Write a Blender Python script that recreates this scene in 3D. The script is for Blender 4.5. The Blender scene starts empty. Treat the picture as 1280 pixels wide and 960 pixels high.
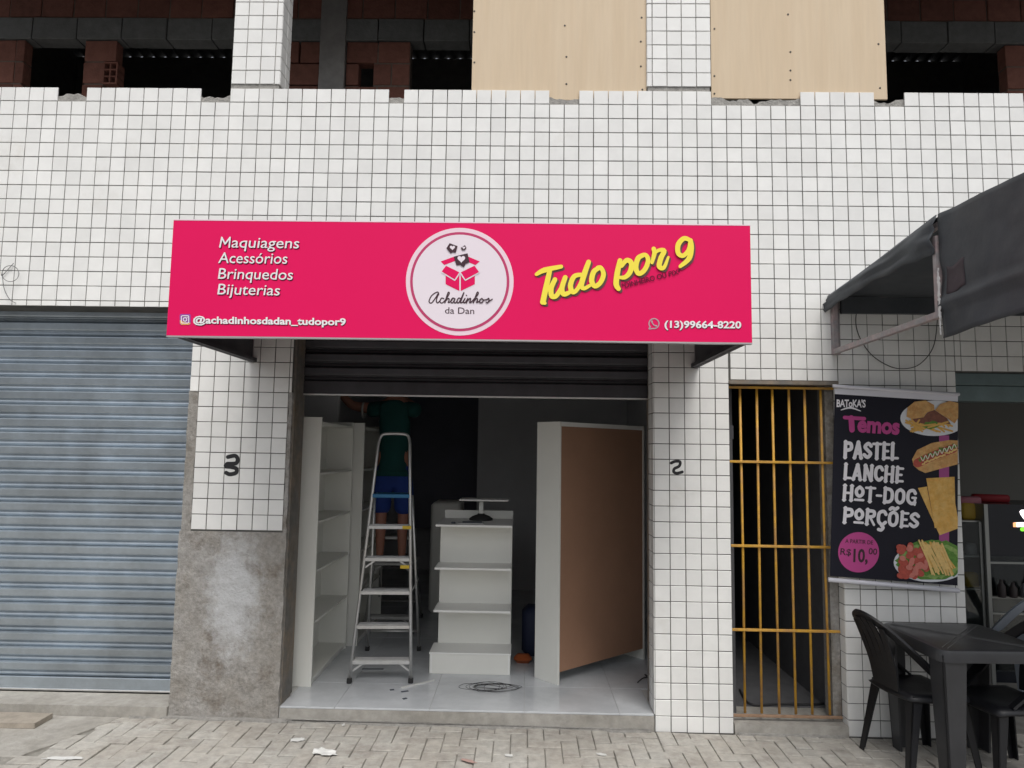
import bpy, bmesh, math, random
from mathutils import Vector, Matrix, noise
random.seed(7)
R = math.radians
scene = bpy.context.scene
col = scene.collection

# ------------------------------------------------------------------ camera
CAM = Vector((3.653, -4.577, 1.729))
# rows: image right, image down, forward, in world axes
ROW = [Vector((0.9997548, 0.0161891, 0.0151048)), Vector((0.0134854, 0.0958504, -0.9953044)), Vector((-0.0175609, 0.9952641, 0.0956086))]
F = 875.0
cd = bpy.data.cameras.new('camera'); cam = bpy.data.objects.new('camera', cd); col.objects.link(cam)
cd.sensor_width = 36; cd.lens = F/1280*36; cd.clip_start = .05; cd.clip_end = 2000
rot = Matrix((ROW[0], -ROW[1], -ROW[2])).transposed()
cam.matrix_world = Matrix.Translation(CAM) @ rot.to_4x4()
scene.camera = cam

# ------------------------------------------------------------------ sky, sun, exposure (bright overcast)
SUN_EL, SUN_AZ = 60, 168      # azimuth: clockwise from +Y, so 180 is straight in front of the facade
w = bpy.data.worlds.new('World'); scene.world = w; w.use_nodes = True
nt = w.node_tree; nt.nodes.clear()
sky = nt.nodes.new('ShaderNodeTexSky'); sky.sky_type = 'NISHITA'; sky.sun_disc = False
sky.sun_elevation = R(SUN_EL); sky.sun_rotation = R(SUN_AZ); sky.air_density = 1.0; sky.dust_density = 4.0; sky.ozone_density = 1.0
hs = nt.nodes.new('ShaderNodeHueSaturation'); hs.inputs['Saturation'].default_value = .30
bg = nt.nodes.new('ShaderNodeBackground'); bg.inputs['Strength'].default_value = .11
wo = nt.nodes.new('ShaderNodeOutputWorld')
nt.links.new(sky.outputs[0], hs.inputs['Color']); nt.links.new(hs.outputs[0], bg.inputs[0]); nt.links.new(bg.outputs[0], wo.inputs[0])
sd = bpy.data.lights.new('sun', 'SUN'); sd.energy = 1.5; sd.angle = R(32); sd.color = (1, .965, .92)
sun = bpy.data.objects.new('sun', sd); col.objects.link(sun); sun.location = (2, -8, 12)
a, e = R(SUN_AZ), R(SUN_EL)
sdir = Vector((math.sin(a)*math.cos(e), math.cos(a)*math.cos(e), math.sin(e)))
sun.rotation_euler = sdir.to_track_quat('Z', 'Y').to_euler()
vs = scene.view_settings; vs.view_transform = 'Standard'; vs.look = 'None'; vs.gamma = 1; vs.exposure = 0.42
scene.render.resolution_x = 1024; scene.render.resolution_y = 768

# ------------------------------------------------------------------ pixel -> place
def ray(px, py):
    return ROW[0]*((px-640)/F) + ROW[1]*((py-480)/F) + ROW[2]
def onY(px, py, Y=0.):
    d = ray(px, py); return CAM + d*((Y-CAM.y)/d.y)
def onZ(px, py, Z=0.):
    d = ray(px, py); return CAM + d*((Z-CAM.z)/d.z)
def proj(p):
    d = Vector(p)-CAM; z = d.dot(ROW[2]); return 640+F*d.dot(ROW[0])/z, 480+F*d.dot(ROW[1])/z
def gz(x): return .028-.0061*x           # the pavement falls gently to the right
T = .1                                   # tile module
ZB = 4.192                               # top of the tile field

# ------------------------------------------------------------------ materials
MATS = {}
def mat(name, rgb, rough=.6, metal=0, noise_amt=0, noise_scale=8, bump=0, bump_scale=60, spec=.5, vary=0, rgb2=None, rgb3=None, scale2=1.5, emit=0, trans=0, coat=0, stretch=None, sharp=None):
    if name in MATS: return MATS[name]
    m = bpy.data.materials.new(name); m.use_nodes = True; t = m.node_tree; N = t.nodes; L = t.links
    b = N['Principled BSDF']; b.inputs['Roughness'].default_value = rough; b.inputs['Metallic'].default_value = metal
    b.inputs['Specular IOR Level'].default_value = spec
    if coat: b.inputs['Coat Weight'].default_value = coat; b.inputs['Coat Roughness'].default_value = .08
    if trans: b.inputs['Transmission Weight'].default_value = trans
    tc = N.new('ShaderNodeTexCoord'); vec = tc.outputs['Object']
    geo = N.new('ShaderNodeNewGeometry')
    if stretch:
        mp = N.new('ShaderNodeMapping'); mp.inputs['Scale'].default_value = stretch; L.new(vec, mp.inputs[0]); vec = mp.outputs[0]
    else:
        vec = geo.outputs['Position']
    c = N.new('ShaderNodeRGB'); c.outputs[0].default_value = (*rgb, 1); cur = c.outputs[0]
    def mix(fac, colour, blend='MIX'):
        nonlocal cur
        mx = N.new('ShaderNodeMix'); mx.data_type = 'RGBA'; mx.blend_type = blend
        if isinstance(fac, (int, float)): mx.inputs[0].default_value = fac
        else: L.new(fac, mx.inputs[0])
        L.new(cur, mx.inputs[6])
        if isinstance(colour, tuple): mx.inputs[7].default_value = (*colour, 1)
        else: L.new(colour, mx.inputs[7])
        cur = mx.outputs[2]
    def nz(scale, detail=5, rough_=.6, off=0):
        n = N.new('ShaderNodeTexNoise'); n.inputs['Scale'].default_value = scale; n.inputs['Detail'].default_value = detail; n.inputs['Roughness'].default_value = rough_
        if off:
            ad = N.new('ShaderNodeVectorMath'); ad.inputs[1].default_value = (off, off*1.7, off*.6); L.new(vec, ad.inputs[0]); L.new(ad.outputs[0], n.inputs['Vector'])
        else: L.new(vec, n.inputs['Vector'])
        return n.outputs[0]
    def ramp(src, lo, hi):
        r = N.new('ShaderNodeMapRange'); r.inputs[1].default_value = lo; r.inputs[2].default_value = hi; L.new(src, r.inputs[0]); return r.outputs[0]
    if rgb2: mix(ramp(nz(scale2, 6, .65), *(sharp or (.4, .62))), rgb2)
    if rgb3: mix(ramp(nz(scale2*2.3, 7, .7, 13.1), *(sharp or (.52, .68))), rgb3)
    if noise_amt:
        v = N.new('ShaderNodeMapRange'); v.inputs[3].default_value = 1-noise_amt; v.inputs[4].default_value = 1+noise_amt
        v.inputs[1].default_value = .25; v.inputs[2].default_value = .75; L.new(nz(noise_scale, 7, .65, 3.3), v.inputs[0])
        cm = N.new('ShaderNodeCombineColor'); [L.new(v.outputs[0], cm.inputs[k]) for k in range(3)]
        mix(1., cm.outputs[0], 'MULTIPLY')
    if vary:
        oi = N.new('ShaderNodeObjectInfo')
        ad = N.new('ShaderNodeMath'); ad.operation = 'ADD'; L.new(geo.outputs['Random Per Island'], ad.inputs[0]); L.new(oi.outputs['Random'], ad.inputs[1])
        fr = N.new('ShaderNodeMath'); fr.operation = 'FRACT'; L.new(ad.outputs[0], fr.inputs[0])
        v = N.new('ShaderNodeMapRange'); v.inputs[3].default_value = 1-vary; v.inputs[4].default_value = 1+vary*.35; L.new(fr.outputs[0], v.inputs[0])
        cm = N.new('ShaderNodeCombineColor'); [L.new(v.outputs[0], cm.inputs[k]) for k in range(3)]
        mix(1., cm.outputs[0], 'MULTIPLY')
    L.new(cur, b.inputs['Base Color'])
    if rough < .8 and noise_amt:
        v = N.new('ShaderNodeMapRange'); v.inputs[3].default_value = rough*.75; v.inputs[4].default_value = min(1, rough*1.35); L.new(nz(noise_scale*.7, 4, .6, 7.7), v.inputs[0]); L.new(v.outputs[0], b.inputs['Roughness'])
    if bump:
        bp = N.new('ShaderNodeBump'); bp.inputs['Strength'].default_value = bump; bp.inputs['Distance'].default_value = .01
        L.new(nz(bump_scale, 6, .65), bp.inputs['Height']); L.new(bp.outputs[0], b.inputs['Normal'])
    if emit:
        b.inputs['Emission Color'].default_value = (*rgb, 1); b.inputs['Emission Strength'].default_value = emit
    MATS[name] = m; return m

mat('tile', (.80, .80, .78), .22, noise_amt=.06, noise_scale=6, vary=.065, bump=.06, bump_scale=9, rgb2=(.765, .755, .72), rgb3=(.66, .64, .59), scale2=1.1, sharp=(.60, .92))
mat('grout', (.085, .085, .08), .9, noise_amt=.35, noise_scale=9, rgb2=(.12, .115, .105), scale2=1.4)
mat('concrete', (.275, .258, .232), .92, noise_amt=.30, noise_scale=40, bump=1., bump_scale=55, rgb2=(.34, .33, .315), rgb3=(.17, .145, .12), scale2=2.6)
mat('cement', (.36, .345, .315), .9, noise_amt=.2, noise_scale=16, bump=.5, bump_scale=45, rgb2=(.29, .275, .245), scale2=2.8)
mat('mortar', (.32, .31, .29), .95, noise_amt=.3, noise_scale=30, bump=1., bump_scale=60)
mat('paver', (.385, .36, .32), .88, noise_amt=.24, noise_scale=18, bump=.5, bump_scale=90, vary=.085, rgb2=(.43, .415, .38), rgb3=(.31, .285, .255), scale2=2.4)
mat('sand', (.24, .23, .205), .95, noise_amt=.3, noise_scale=25, bump=.6, bump_scale=60)
mat('asphalt', (.10, .10, .10), .9, noise_amt=.25, noise_scale=10, bump=.4, bump_scale=80)
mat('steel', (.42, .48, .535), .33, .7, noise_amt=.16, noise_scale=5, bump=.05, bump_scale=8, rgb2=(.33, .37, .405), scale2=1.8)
mat('steel_dark', (.075, .074, .082), .5, .6, noise_amt=.2, noise_scale=8)  # dark fittings; on the raised shutter it holds the shade under the sign
mat('rail', (.20, .19, .175), .6, .5, noise_amt=.3, noise_scale=14, rgb2=(.27, .22, .17), scale2=5)
mat('pink', (.74, .006, .105), .5, noise_amt=.02, noise_scale=2, spec=.15)
mat('sign_white', (.80, .78, .80), .4)
mat('print_pale', (.78, .70, .76), .4)
mat('print_ring', (.82, .62, .70), .4)
mat('print_ringd', (.50, .03, .13), .4)
mat('print_ink', (.06, .03, .04), .5, spec=.2)
mat('print_wine', (.10, .006, .03), .5, spec=.15)
mat('print_yellow', (.90, .75, .08), .5, spec=.2)
mat('print_shadow', (.10, .045, .04), .4)
mat('print_grey', (.45, .30, .35), .4)
mat('ig_purple', (.28, .06, .35), .4); mat('ig_orange', (.85, .42, .10), .4)
mat('sign_back', (.035, .033, .04), .6, noise_amt=.2)
mat('sign_trim', (.42, .40, .41), .4, .4)
mat('white_board', (.74, .74, .69), .42, noise_amt=.03, noise_scale=3)
mat('white_edge', (.80, .80, .77), .5)
mat('mdf', (.33, .185, .115), .7, noise_amt=.08, noise_scale=4, bump=.05)
mat('alu', (.62, .62, .61), .38, .85, noise_amt=.12, noise_scale=15)
mat('alu_old', (.36, .36, .35), .5, .7, noise_amt=.2, noise_scale=15)
mat('rubber', (.02, .02, .02), .8)
mat('blue_plastic', (.02, .16, .34), .45)
mat('yellow_tape', (.66, .46, .03), .5)
mat('wall_in', (.58, .58, .59), .8, noise_amt=.06, noise_scale=3)
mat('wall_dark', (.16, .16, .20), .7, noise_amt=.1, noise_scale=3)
mat('ceil_in', (.45, .45, .45), .85)
mat('porcelain', (.50, .52, .54), .16, noise_amt=.10, noise_scale=3, vary=.05, rgb2=(.58, .60, .62), scale2=2.4, bump=.02, bump_scale=5)
mat('floor_joint', (.52, .52, .50), .8)
mat('skin', (.36, .16, .11), .6)
mat('hair', (.02, .015, .012), .7)
mat('polo', (.004, .060, .055), .85, noise_amt=.15)
mat('polo_trim', (.60, .60, .58), .8)
mat('shorts', (.012, .040, .22), .85, noise_amt=.15)
mat('shoe', (.03, .03, .035), .7)
mat('gate_yellow', (.60, .33, .035), .5, noise_amt=.2, noise_scale=18, rgb2=(.44, .24, .08), scale2=9)
mat('gate_rust', (.30, .19, .12), .75, noise_amt=.3, noise_scale=20, bump=.2)
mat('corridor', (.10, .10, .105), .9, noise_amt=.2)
mat('banner_black', (.010, .010, .019), .5, noise_amt=.1, noise_scale=3, spec=.25)
mat('banner_rod', (.70, .70, .76), .3)
mat('banner_white', (.82, .80, .84), .5, spec=.2)
mat('banner_mag', (.52, .075, .27), .5, spec=.2)
mat('banner_plum', (.36, .06, .24), .45)
mat('bun', (.56, .28, .09), .5, noise_amt=.18, noise_scale=40, rgb2=(.66, .40, .15), scale2=30)
mat('meat', (.20, .07, .045), .5, noise_amt=.35, noise_scale=60)
mat('sausage', (.46, .075, .05), .45, noise_amt=.25, noise_scale=70)
mat('sausage_pale', (.60, .19, .15), .45, noise_amt=.15, noise_scale=70)
mat('fries', (.72, .42, .10), .5, noise_amt=.2, noise_scale=60)
mat('fries_b', (.80, .55, .20), .5, noise_amt=.15, noise_scale=60)
mat('lettuce', (.10, .25, .03), .5, noise_amt=.4, noise_scale=60)
mat('lettuce_b', (.24, .38, .10), .5, noise_amt=.3, noise_scale=60)
mat('pastel', (.66, .36, .07), .5, noise_amt=.16, noise_scale=30, rgb2=(.74, .47, .14), scale2=18)
mat('plate', (.70, .72, .76), .4)
mat('mayo', (.80, .74, .60), .4)
mat('canvas', (.048, .056, .066), .62, noise_amt=.22, noise_scale=5, bump=.35, bump_scale=5, rgb2=(.062, .068, .076), scale2=2)
mat('canvas_red', (.062, .047, .055), .7, noise_amt=.3, noise_scale=9)
mat('awning_steel', (.42, .33, .33), .5, .3, noise_amt=.25, noise_scale=20, rgb2=(.33, .32, .33), scale2=12)
mat('tape', (.70, .70, .70), .4)
mat('black_plastic', (.006, .0065, .009), .45, noise_amt=.15, noise_scale=10, bump=.06, bump_scale=120)
mat('table_plastic', (.038, .039, .043), .38, noise_amt=.2, noise_scale=8)
mat('table_line', (.13, .13, .13), .5)
mat('chair_pale', (.34, .38, .44), .4)
mat('sticker', (.55, .25, .03), .5)
mat('ply', (.60, .475, .33), .7, noise_amt=.04, noise_scale=3, stretch=(14, 14, 1.0), rgb2=(.62, .50, .355), scale2=1.0)
mat('screw', (.09, .08, .07), .6, .5)
mat('brick', (.27, .115, .085), .9, noise_amt=.25, noise_scale=14, bump=.5, bump_scale=40, vary=.25)
mat('brick_joint', (.20, .15, .125), .95, noise_amt=.25, noise_scale=20)
mat('block', (.20, .205, .20), .92, noise_amt=.2, noise_scale=14, bump=.5, bump_scale=40, vary=.12)
mat('slab', (.30, .29, .28), .92, noise_amt=.2, noise_scale=10)
mat('roof_sheet', (.20, .20, .20), .9, noise_amt=.2, noise_scale=6)
mat('black_paint', (.012, .012, .014), .5)
mat('wire', (.025, .025, .027), .6); mat('wire_grey', (.16, .16, .16), .6)
mat('plank', (.30, .265, .22), .85, noise_amt=.3, noise_scale=12, bump=.4, bump_scale=40)
mat('paper', (.60, .60, .58), .6); mat('paper_dark', (.06, .07, .09), .5)
mat('scrap_red', (.40, .26, .23), .7)
mat('fridge_black', (.012, .014, .022), .25)
mat('frame_alu', (.30, .31, .30), .4, .6)
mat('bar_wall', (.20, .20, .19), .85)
mat('housing', (.15, .20, .205), .4, .5, noise_amt=.15)
mat('logo_white', (1, .95, .97), .4, emit=1.6); mat('logo_orange', (1, .45, .2), .4, emit=1.0); mat('logo_green', (.25, 1, .05), .4, emit=.9)
mat('goods_yellow', (.50, .34, .05), .6); mat('goods_red', (.35, .02, .03), .6); mat('goods_pink', (.42, .16, .20), .6); mat('goods_white', (.45, .45, .45), .6); mat('goods_grey', (.10, .10, .11), .4); mat('goods_dark', (.04, .03, .03), .6)
mat('orange_stuff', (.45, .11, .03), .6); mat('navy_bag', (.012, .018, .05), .7)
def glass_mat():
    m = bpy.data.materials.new('pane_glass'); m.use_nodes = True; t = m.node_tree; N = t.nodes
    N.remove(N['Principled BSDF']); g = N.new('ShaderNodeBsdfGlossy'); g.inputs['Roughness'].default_value = .03; tr = N.new('ShaderNodeBsdfTransparent'); tr.inputs[0].default_value = (.75, .78, .78, 1)
    mx = N.new('ShaderNodeMixShader'); fr = N.new('ShaderNodeFresnel'); t.links.new(fr.outputs[0], mx.inputs[0]); t.links.new(tr.outputs[0], mx.inputs[1]); t.links.new(g.outputs[0], mx.inputs[2])
    t.links.new(mx.outputs[0], N['Material Output'].inputs[0]); MATS['pane_glass'] = m
glass_mat()
def smear(m, c, sc, rgb):
    "a pale wiped-on cement stain round a point of the pillar"
    t = m.node_tree; N = t.nodes; L = t.links; b = N['Principled BSDF']; src = b.inputs['Base Color'].links[0].from_socket
    g = N.new('ShaderNodeNewGeometry'); su = N.new('ShaderNodeVectorMath'); su.operation = 'SUBTRACT'; su.inputs[1].default_value = c; L.new(g.outputs['Position'], su.inputs[0])
    mu = N.new('ShaderNodeVectorMath'); mu.operation = 'MULTIPLY'; mu.inputs[1].default_value = sc; L.new(su.outputs[0], mu.inputs[0]); ln = N.new('ShaderNodeVectorMath'); ln.operation = 'LENGTH'; L.new(mu.outputs[0], ln.inputs[0])
    nz = N.new('ShaderNodeTexNoise'); nz.inputs['Scale'].default_value = 11; nz.inputs['Detail'].default_value = 8; nz.inputs['Roughness'].default_value = .7; L.new(g.outputs['Position'], nz.inputs['Vector'])
    ad = N.new('ShaderNodeMath'); ad.operation = 'MULTIPLY_ADD'; L.new(nz.outputs[0], ad.inputs[0]); ad.inputs[1].default_value = -2.0; L.new(ln.outputs['Value'], ad.inputs[2])
    r = N.new('ShaderNodeMapRange'); r.inputs[1].default_value = .15; r.inputs[2].default_value = -.55; r.inputs[4].default_value = .85; L.new(ad.outputs[0], r.inputs[0])
    mx = N.new('ShaderNodeMix'); mx.data_type = 'RGBA'; L.new(r.outputs[0], mx.inputs[0]); L.new(src, mx.inputs[6]); mx.inputs[7].default_value = (*rgb, 1); L.new(mx.outputs[2], b.inputs['Base Color'])
smear(MATS['concrete'], (1.80, 0, .78), (5.5, 0, 2.6), (.52, .53, .54))

# ------------------------------------------------------------------ mesh building
class MB:
    def __init__(s): s.v = []; s.f = []
    def add(s, vs, fs):
        o = len(s.v); s.v += [tuple(v) for v in vs]; s.f += [tuple(i+o for i in f) for f in fs]; return s
    def box(s, x0, x1, y0, y1, z0, z1):
        return s.add([(x, y, z) for x in (x0, x1) for y in (y0, y1) for z in (z0, z1)], [(0, 1, 3, 2), (4, 6, 7, 5), (0, 4, 5, 1), (2, 3, 7, 6), (0, 2, 6, 4), (1, 5, 7, 3)])
    def bbox(s, x0, x1, y0, y1, z0, z1, c=.004):
        "box with chamfered edges"
        bm = bmesh.new(); bmesh.ops.create_cube(bm, size=1)
        for v in bm.verts: v.co = Vector(((x0+x1)/2+v.co.x*(x1-x0), (y0+y1)/2+v.co.y*(y1-y0), (z0+z1)/2+v.co.z*(z1-z0)))
        bmesh.ops.bevel(bm, geom=bm.edges[:], offset=c, segments=1, affect='EDGES')
        bm.verts.index_update(); s.add([v.co[:] for v in bm.verts], [[v.index for v in f.verts] for f in bm.faces]); bm.free(); return s
    def obox(s, c, ax, ay, az, hx, hy, hz):
        c = Vector(c); vs = [c+ax*(hx*i)+ay*(hy*j)+az*(hz*k) for i in (-1, 1) for j in (-1, 1) for k in (-1, 1)]
        return s.add(vs, [(0, 1, 3, 2), (4, 6, 7, 5), (0, 4, 5, 1), (2, 3, 7, 6), (0, 2, 6, 4), (1, 5, 7, 3)])
    def bar(s, a, b, wd, th, up=(0, 0, 1)):
        a = Vector(a); b = Vector(b); d = (b-a); l = d.length; d.normalize(); up = Vector(up)
        sd_ = d.cross(up)
        if sd_.length < 1e-4: sd_ = d.cross(Vector((1, 0, 0)))
        sd_.normalize(); u = sd_.cross(d).normalized()
        return s.obox((a+b)/2, d, sd_, u, l/2, wd/2, th/2)
    def tube(s, pts, r, n=8, closed=False, cap=True):
        pts = [Vector(p) for p in pts]; m = len(pts); rs = r if isinstance(r, (list, tuple)) else [r]*m
        base = len(s.v); prev = None
        for i, p in enumerate(pts):
            if closed: t = pts[(i+1) % m]-pts[i-1]
            else: t = pts[min(i+1, m-1)]-pts[max(i-1, 0)]
            t.normalize()
            if prev is None:
                u = t.cross(Vector((0, 0, 1))); 
                if u.length < .05: u = t.cross(Vector((1, 0, 0)))
            else: u = prev-t*prev.dot(t)
            u.normalize(); v = t.cross(u); prev = u
            for k in range(n):
                an = 2*math.pi*k/n; s.v.append(tuple(p+(u*math.cos(an)+v*math.sin(an))*rs[i]))
        for i in range(m if closed else m-1):
            j = (i+1) % m
            for k in range(n):
                l = (k+1) % n; s.f.append((base+i*n+k, base+i*n+l, base+j*n+l, base+j*n+k))
        if cap and not closed:
            s.f.append(tuple(base+k for k in reversed(range(n)))); s.f.append(tuple(base+(m-1)*n+k for k in range(n)))
        return s
    def lathe(s, prof, c, n=20):
        c = Vector(c); base = len(s.v)
        for r, z in prof:
            for k in range(n):
                an = 2*math.pi*k/n; s.v.append((c.x+r*math.cos(an), c.y+r*math.sin(an), c.z+z))
        for i in range(len(prof)-1):
            for k in range(n):
                l = (k+1) % n; s.f.append((base+i*n+k, base+i*n+l, base+(i+1)*n+l, base+(i+1)*n+k))
        s.f.append(tuple(base+k for k in reversed(range(n)))); s.f.append(tuple(base+(len(prof)-1)*n+k for k in range(n))); return s
    def mesh(s, name):
        m = bpy.data.meshes.new(name); m.from_pydata(s.v, [], s.f); m.validate(); m.update()
        bm = bmesh.new(); bm.from_mesh(m); bmesh.ops.recalc_face_normals(bm, faces=bm.faces); bm.to_mesh(m); bm.free(); return m
    def build(s, name, material, parent=None, smooth=False):
        return link(name, s.mesh(name), material, parent, smooth)
def link(name, me, material, parent=None, smooth=False):
    if material and not me.materials: me.materials.append(MATS[material])
    o = bpy.data.objects.new(name, me); col.objects.link(o); o.parent = parent
    if smooth: me.shade_smooth(); 
    return o
def autosmooth(o, deg=35):
    o.data.shade_smooth(); o.data.set_sharp_from_angle(angle=R(deg)); return o
def tag(o, label, cat, group=None):
    o['label'] = label; o['category'] = cat
    if group: o['group'] = group
    return o
def thing(name, label, cat, loc=(0, 0, 0), rz=0, group=None):
    o = bpy.data.objects.new(name, None); o.empty_display_size = .1; col.objects.link(o); o.location = loc; o.rotation_euler = (0, 0, rz)
    return tag(o, label, cat, group)
def struct(o): o['kind'] = 'structure'; return o
def stuff(o): o['kind'] = 'stuff'; return o
def bx(name, material, parent, *a, c=0):
    mb = MB(); (mb.bbox(*a, c=c) if c else mb.box(*a)); return mb.build(name, material, parent)
def smooth_path(pts, n=6, closed=False):
    P = [Vector(p) for p in pts]; out = []; m = len(P)
    for i in range(m if closed else m-1):
        g = lambda k: P[k % m] if closed else P[max(0, min(m-1, k))]
        p0, p1, p2, p3 = g(i-1), g(i), g(i+1), g(i+2)
        for k in range(n):
            t = k/n; out.append(.5*((2*p1)+(p2-p0)*t+(2*p0-5*p1+4*p2-p3)*t*t+(3*p1-p0-3*p2+p3)*t*t*t))
    if not closed: out.append(P[-1])
    return out

# flat print: a drawing plane facing the street; pixels of the photograph give the layout on that plane
class Print:
    def __init__(s, Y, parent): s.Y = Y; s.parent = parent; s.n = 0
    def P(s, px, py, lift): p = onY(px, py, s.Y); return (p.x, s.Y-lift, p.z)
    def poly(s, name, material, polys, lift):
        mb = MB()
        for k, pl in enumerate(polys):
            l = lift+k*.00012
            vs = [s.P(x, y, l) for x, y in pl]; mb.add(vs, [tuple(range(len(vs)))])
        me = mb.mesh(name); bm = bmesh.new(); bm.from_mesh(me); bmesh.ops.triangulate(bm, faces=bm.faces)
        for f in bm.faces:
            if f.normal.y > 0: f.normal_flip()
        bm.to_mesh(me); bm.free()
        return link(name, me, material, s.parent)
    def strokes(s, name, material, lines, lift, dx=0, dy=0):
        "lines: (points, width or widths); round-ended ribbons"
        mb = MB(); s.n += 1
        for k, (pts, wd) in enumerate(lines):
            path = [Vector((x+dx, y+dy)) for x, y in pts]
            path = smooth_path([(*p, 0) for p in path], 5) if len(path) > 2 else [Vector((*p, 0)) for p in path]
            path = [Vector((p[0], p[1])) for p in path]
            m = len(path); ws = wd if isinstance(wd, (list, tuple)) else [wd, wd]
            L_, R_ = [], []
            for i, p in enumerate(path):
                t = path[min(i+1, m-1)]-path[max(i-1, 0)]; t.normalize(); nn = Vector((-t.y, t.x))
                f = i/(m-1)*(len(ws)-1); j = min(int(f), len(ws)-2); ww = ws[j]+(ws[j+1]-ws[j])*(f-j)
                L_.append(p+nn*ww/2); R_.append(p-nn*ww/2)
            l = lift+k*.00024
            lv = [s.P(p.x, p.y, l+i/m*.0001) for i, p in enumerate(L_)]; rv = [s.P(p.x, p.y, l+i/m*.0001) for i, p in enumerate(R_)]
            mb.add(lv+rv, [(i, i+1, m+i+1, m+i) for i in range(m-1)])
            for end in (0, m-1):     # round caps
                c = path[end]; rr = (L_[end]-R_[end]).length/2; t = (path[1]-path[0] if end == 0 else path[-2]-path[-1]).normalized()
                nn = Vector((-t.y, t.x)); arc = [c+nn*(rr*math.cos(q))-t*(rr*math.sin(q)) for q in [math.pi*z/7 for z in range(8)]]
                mb.add([s.P(p.x, p.y, l+(.00011 if end else -.00001)) for p in arc], [tuple(range(8))])
        return mb.build(name, material, s.parent)
    def text(s, name, material, body, o, e, cap, lift, bold=0, shear=0, space=1., dx=0, dy=0):
        "o, e: baseline start and end in pixels; cap: cap height in pixels"
        def make(b):
            cu = bpy.data.curves.new('t', 'FONT'); cu.body = b; cu.size = 1; cu.offset = bold; cu.shear = shear; cu.space_character = space; cu.resolution_u = 3; cu.fill_mode = 'FRONT'
            ob = bpy.data.objects.new('t', cu); col.objects.link(ob); dg = bpy.context.evaluated_depsgraph_get(); dg.update()
            me = bpy.data.meshes.new_from_object(ob.evaluated_get(dg)); bpy.data.objects.remove(ob); return me
        me = make(body); hm = make('H'); ch = max(v.co.y for v in hm.vertices); bpy.data.meshes.remove(hm)
        xs = [v.co.x for v in me.vertices]; x0, x1 = min(xs), max(xs)
        o = Vector((o[0]+dx, o[1]+dy)); e = Vector((e[0]+dx, e[1]+dy)); ux = e-o; uy = Vector((ux.y, -ux.x)).normalized()*cap
        for v in me.vertices:
            p = o+ux*((v.co.x-x0)/(x1-x0))+uy*(v.co.y/ch); v.co = s.P(p.x, p.y, lift)
        me.name = name
        bm = bmesh.new(); bm.from_mesh(me)
        for f in bm.faces:
            f.normal_update()
            if f.normal.y > 0: f.normal_flip()
        bm.to_mesh(me); bm.free(); me.materials.clear()
        return link(name, me, material, s.parent)
def ell(cx, cy, rx, ry, n=40, a0=0, rot_=0):
    o = []
    for k in range(n):
        t = 2*math.pi*k/n+a0; x, y = rx*math.cos(t), ry*math.sin(t); o.append((cx+x*math.cos(rot_)-y*math.sin(rot_), cy+x*math.sin(rot_)+y*math.cos(rot_)))
    return o

# ================================================================== THE GROUND
gm = MB(); S = 400
gm.add([(-S, -S, -.30), (S, -S, -.30), (S, S, -.30), (-S, S, -.30)], [(0, 1, 2, 3)])
struct(gm.build('ground', 'asphalt'))
# pavement: bed, kerb, pavers laid in a herringbone along the wall; it falls a little to the right
pav = struct(bx('pavement', 'sand', None, -6, 14, -3.2, .30, -.25, -.010)); pav.location.z = .028; pav.rotation_euler = (0, math.atan(.0061), 0)
bx('kerb', 'cement', pav, -6, 14, -3.36, -3.204, -.28, .01)
struct(bx('road', 'asphalt', None, -40, 50, -12, -3.37, -.29, -.16))
PATCH = lambda x, y: x < 1.12 - (y+.02)*-.35 and y < -.02 and y > -.62     # cement patch at the left
cells = []
Wd = .1
for i in range(-70, 140):
    for j in range(-36, 4):
        m4 = (i - j) % 4
        if m4 == 0: cells.append((i*Wd, (i+2)*Wd, j*Wd, (j+1)*Wd))     # lying along X
        elif m4 == 3: cells.append((i*Wd, (i+1)*Wd, (j)*Wd, (j+2)*Wd))   # lying along Y
def clip(c, ymax=-.012, ymin=-3.2):
    x0, x1, y0, y1 = c; y1 = min(y1, ymax); y0 = max(y0, ymin)
    return (x0, x1, y0, y1) if y1-y0 > .025 else None
near, far = [], []
for c in cells:
    c = clip(c)
    if not c: continue
    x0, x1, y0, y1 = c; cx, cy = (x0+x1)/2, (y0+y1)/2
    px, py = proj((cx, cy, gz(cx)))
    if PATCH(cx, cy): continue
    if -40 < px < 1320 and py < 985: near.append((py, c))
    elif -5.9 < x0 and x1 < 13.9: far.append(c)
near.sort(key=lambda q: -q[0]); 
if len(near) > 300: far += [c for _, c in near[300:]]; near = near[:300]
print('pavers', len(near), len(far))
def paver_box(mb, c, dz, tilt=(0, 0)):
    x0, x1, y0, y1 = c; g = .0028; x0 += g; x1 -= g; y0 += g; y1 -= g; k = .003; z1 = dz
    cx, cy = (x0+x1)/2, (y0+y1)/2
    zz = lambda x, y, z: z+(x-cx)*tilt[0]+(y-cy)*tilt[1]
    b = [(x0, y0), (x1, y0), (x1, y1), (x0, y1)]; t = [(x0+k, y0+k), (x1-k, y0+k), (x1-k, y1-k), (x0+k, y1-k)]
    vs = [(x, y, -.03) for x, y in b]+[(x, y, zz(x, y, z1-k)) for x, y in b]+[(x, y, zz(x, y, z1)) for x, y in t]
    mb.add(vs, [(8, 9, 10, 11)]+[(i, (i+1) % 4, 4+(i+1) % 4, 4+i) for i in range(4)]+[(4+i, 4+(i+1) % 4, 8+(i+1) % 4, 8+i) for i in range(4)])
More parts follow.
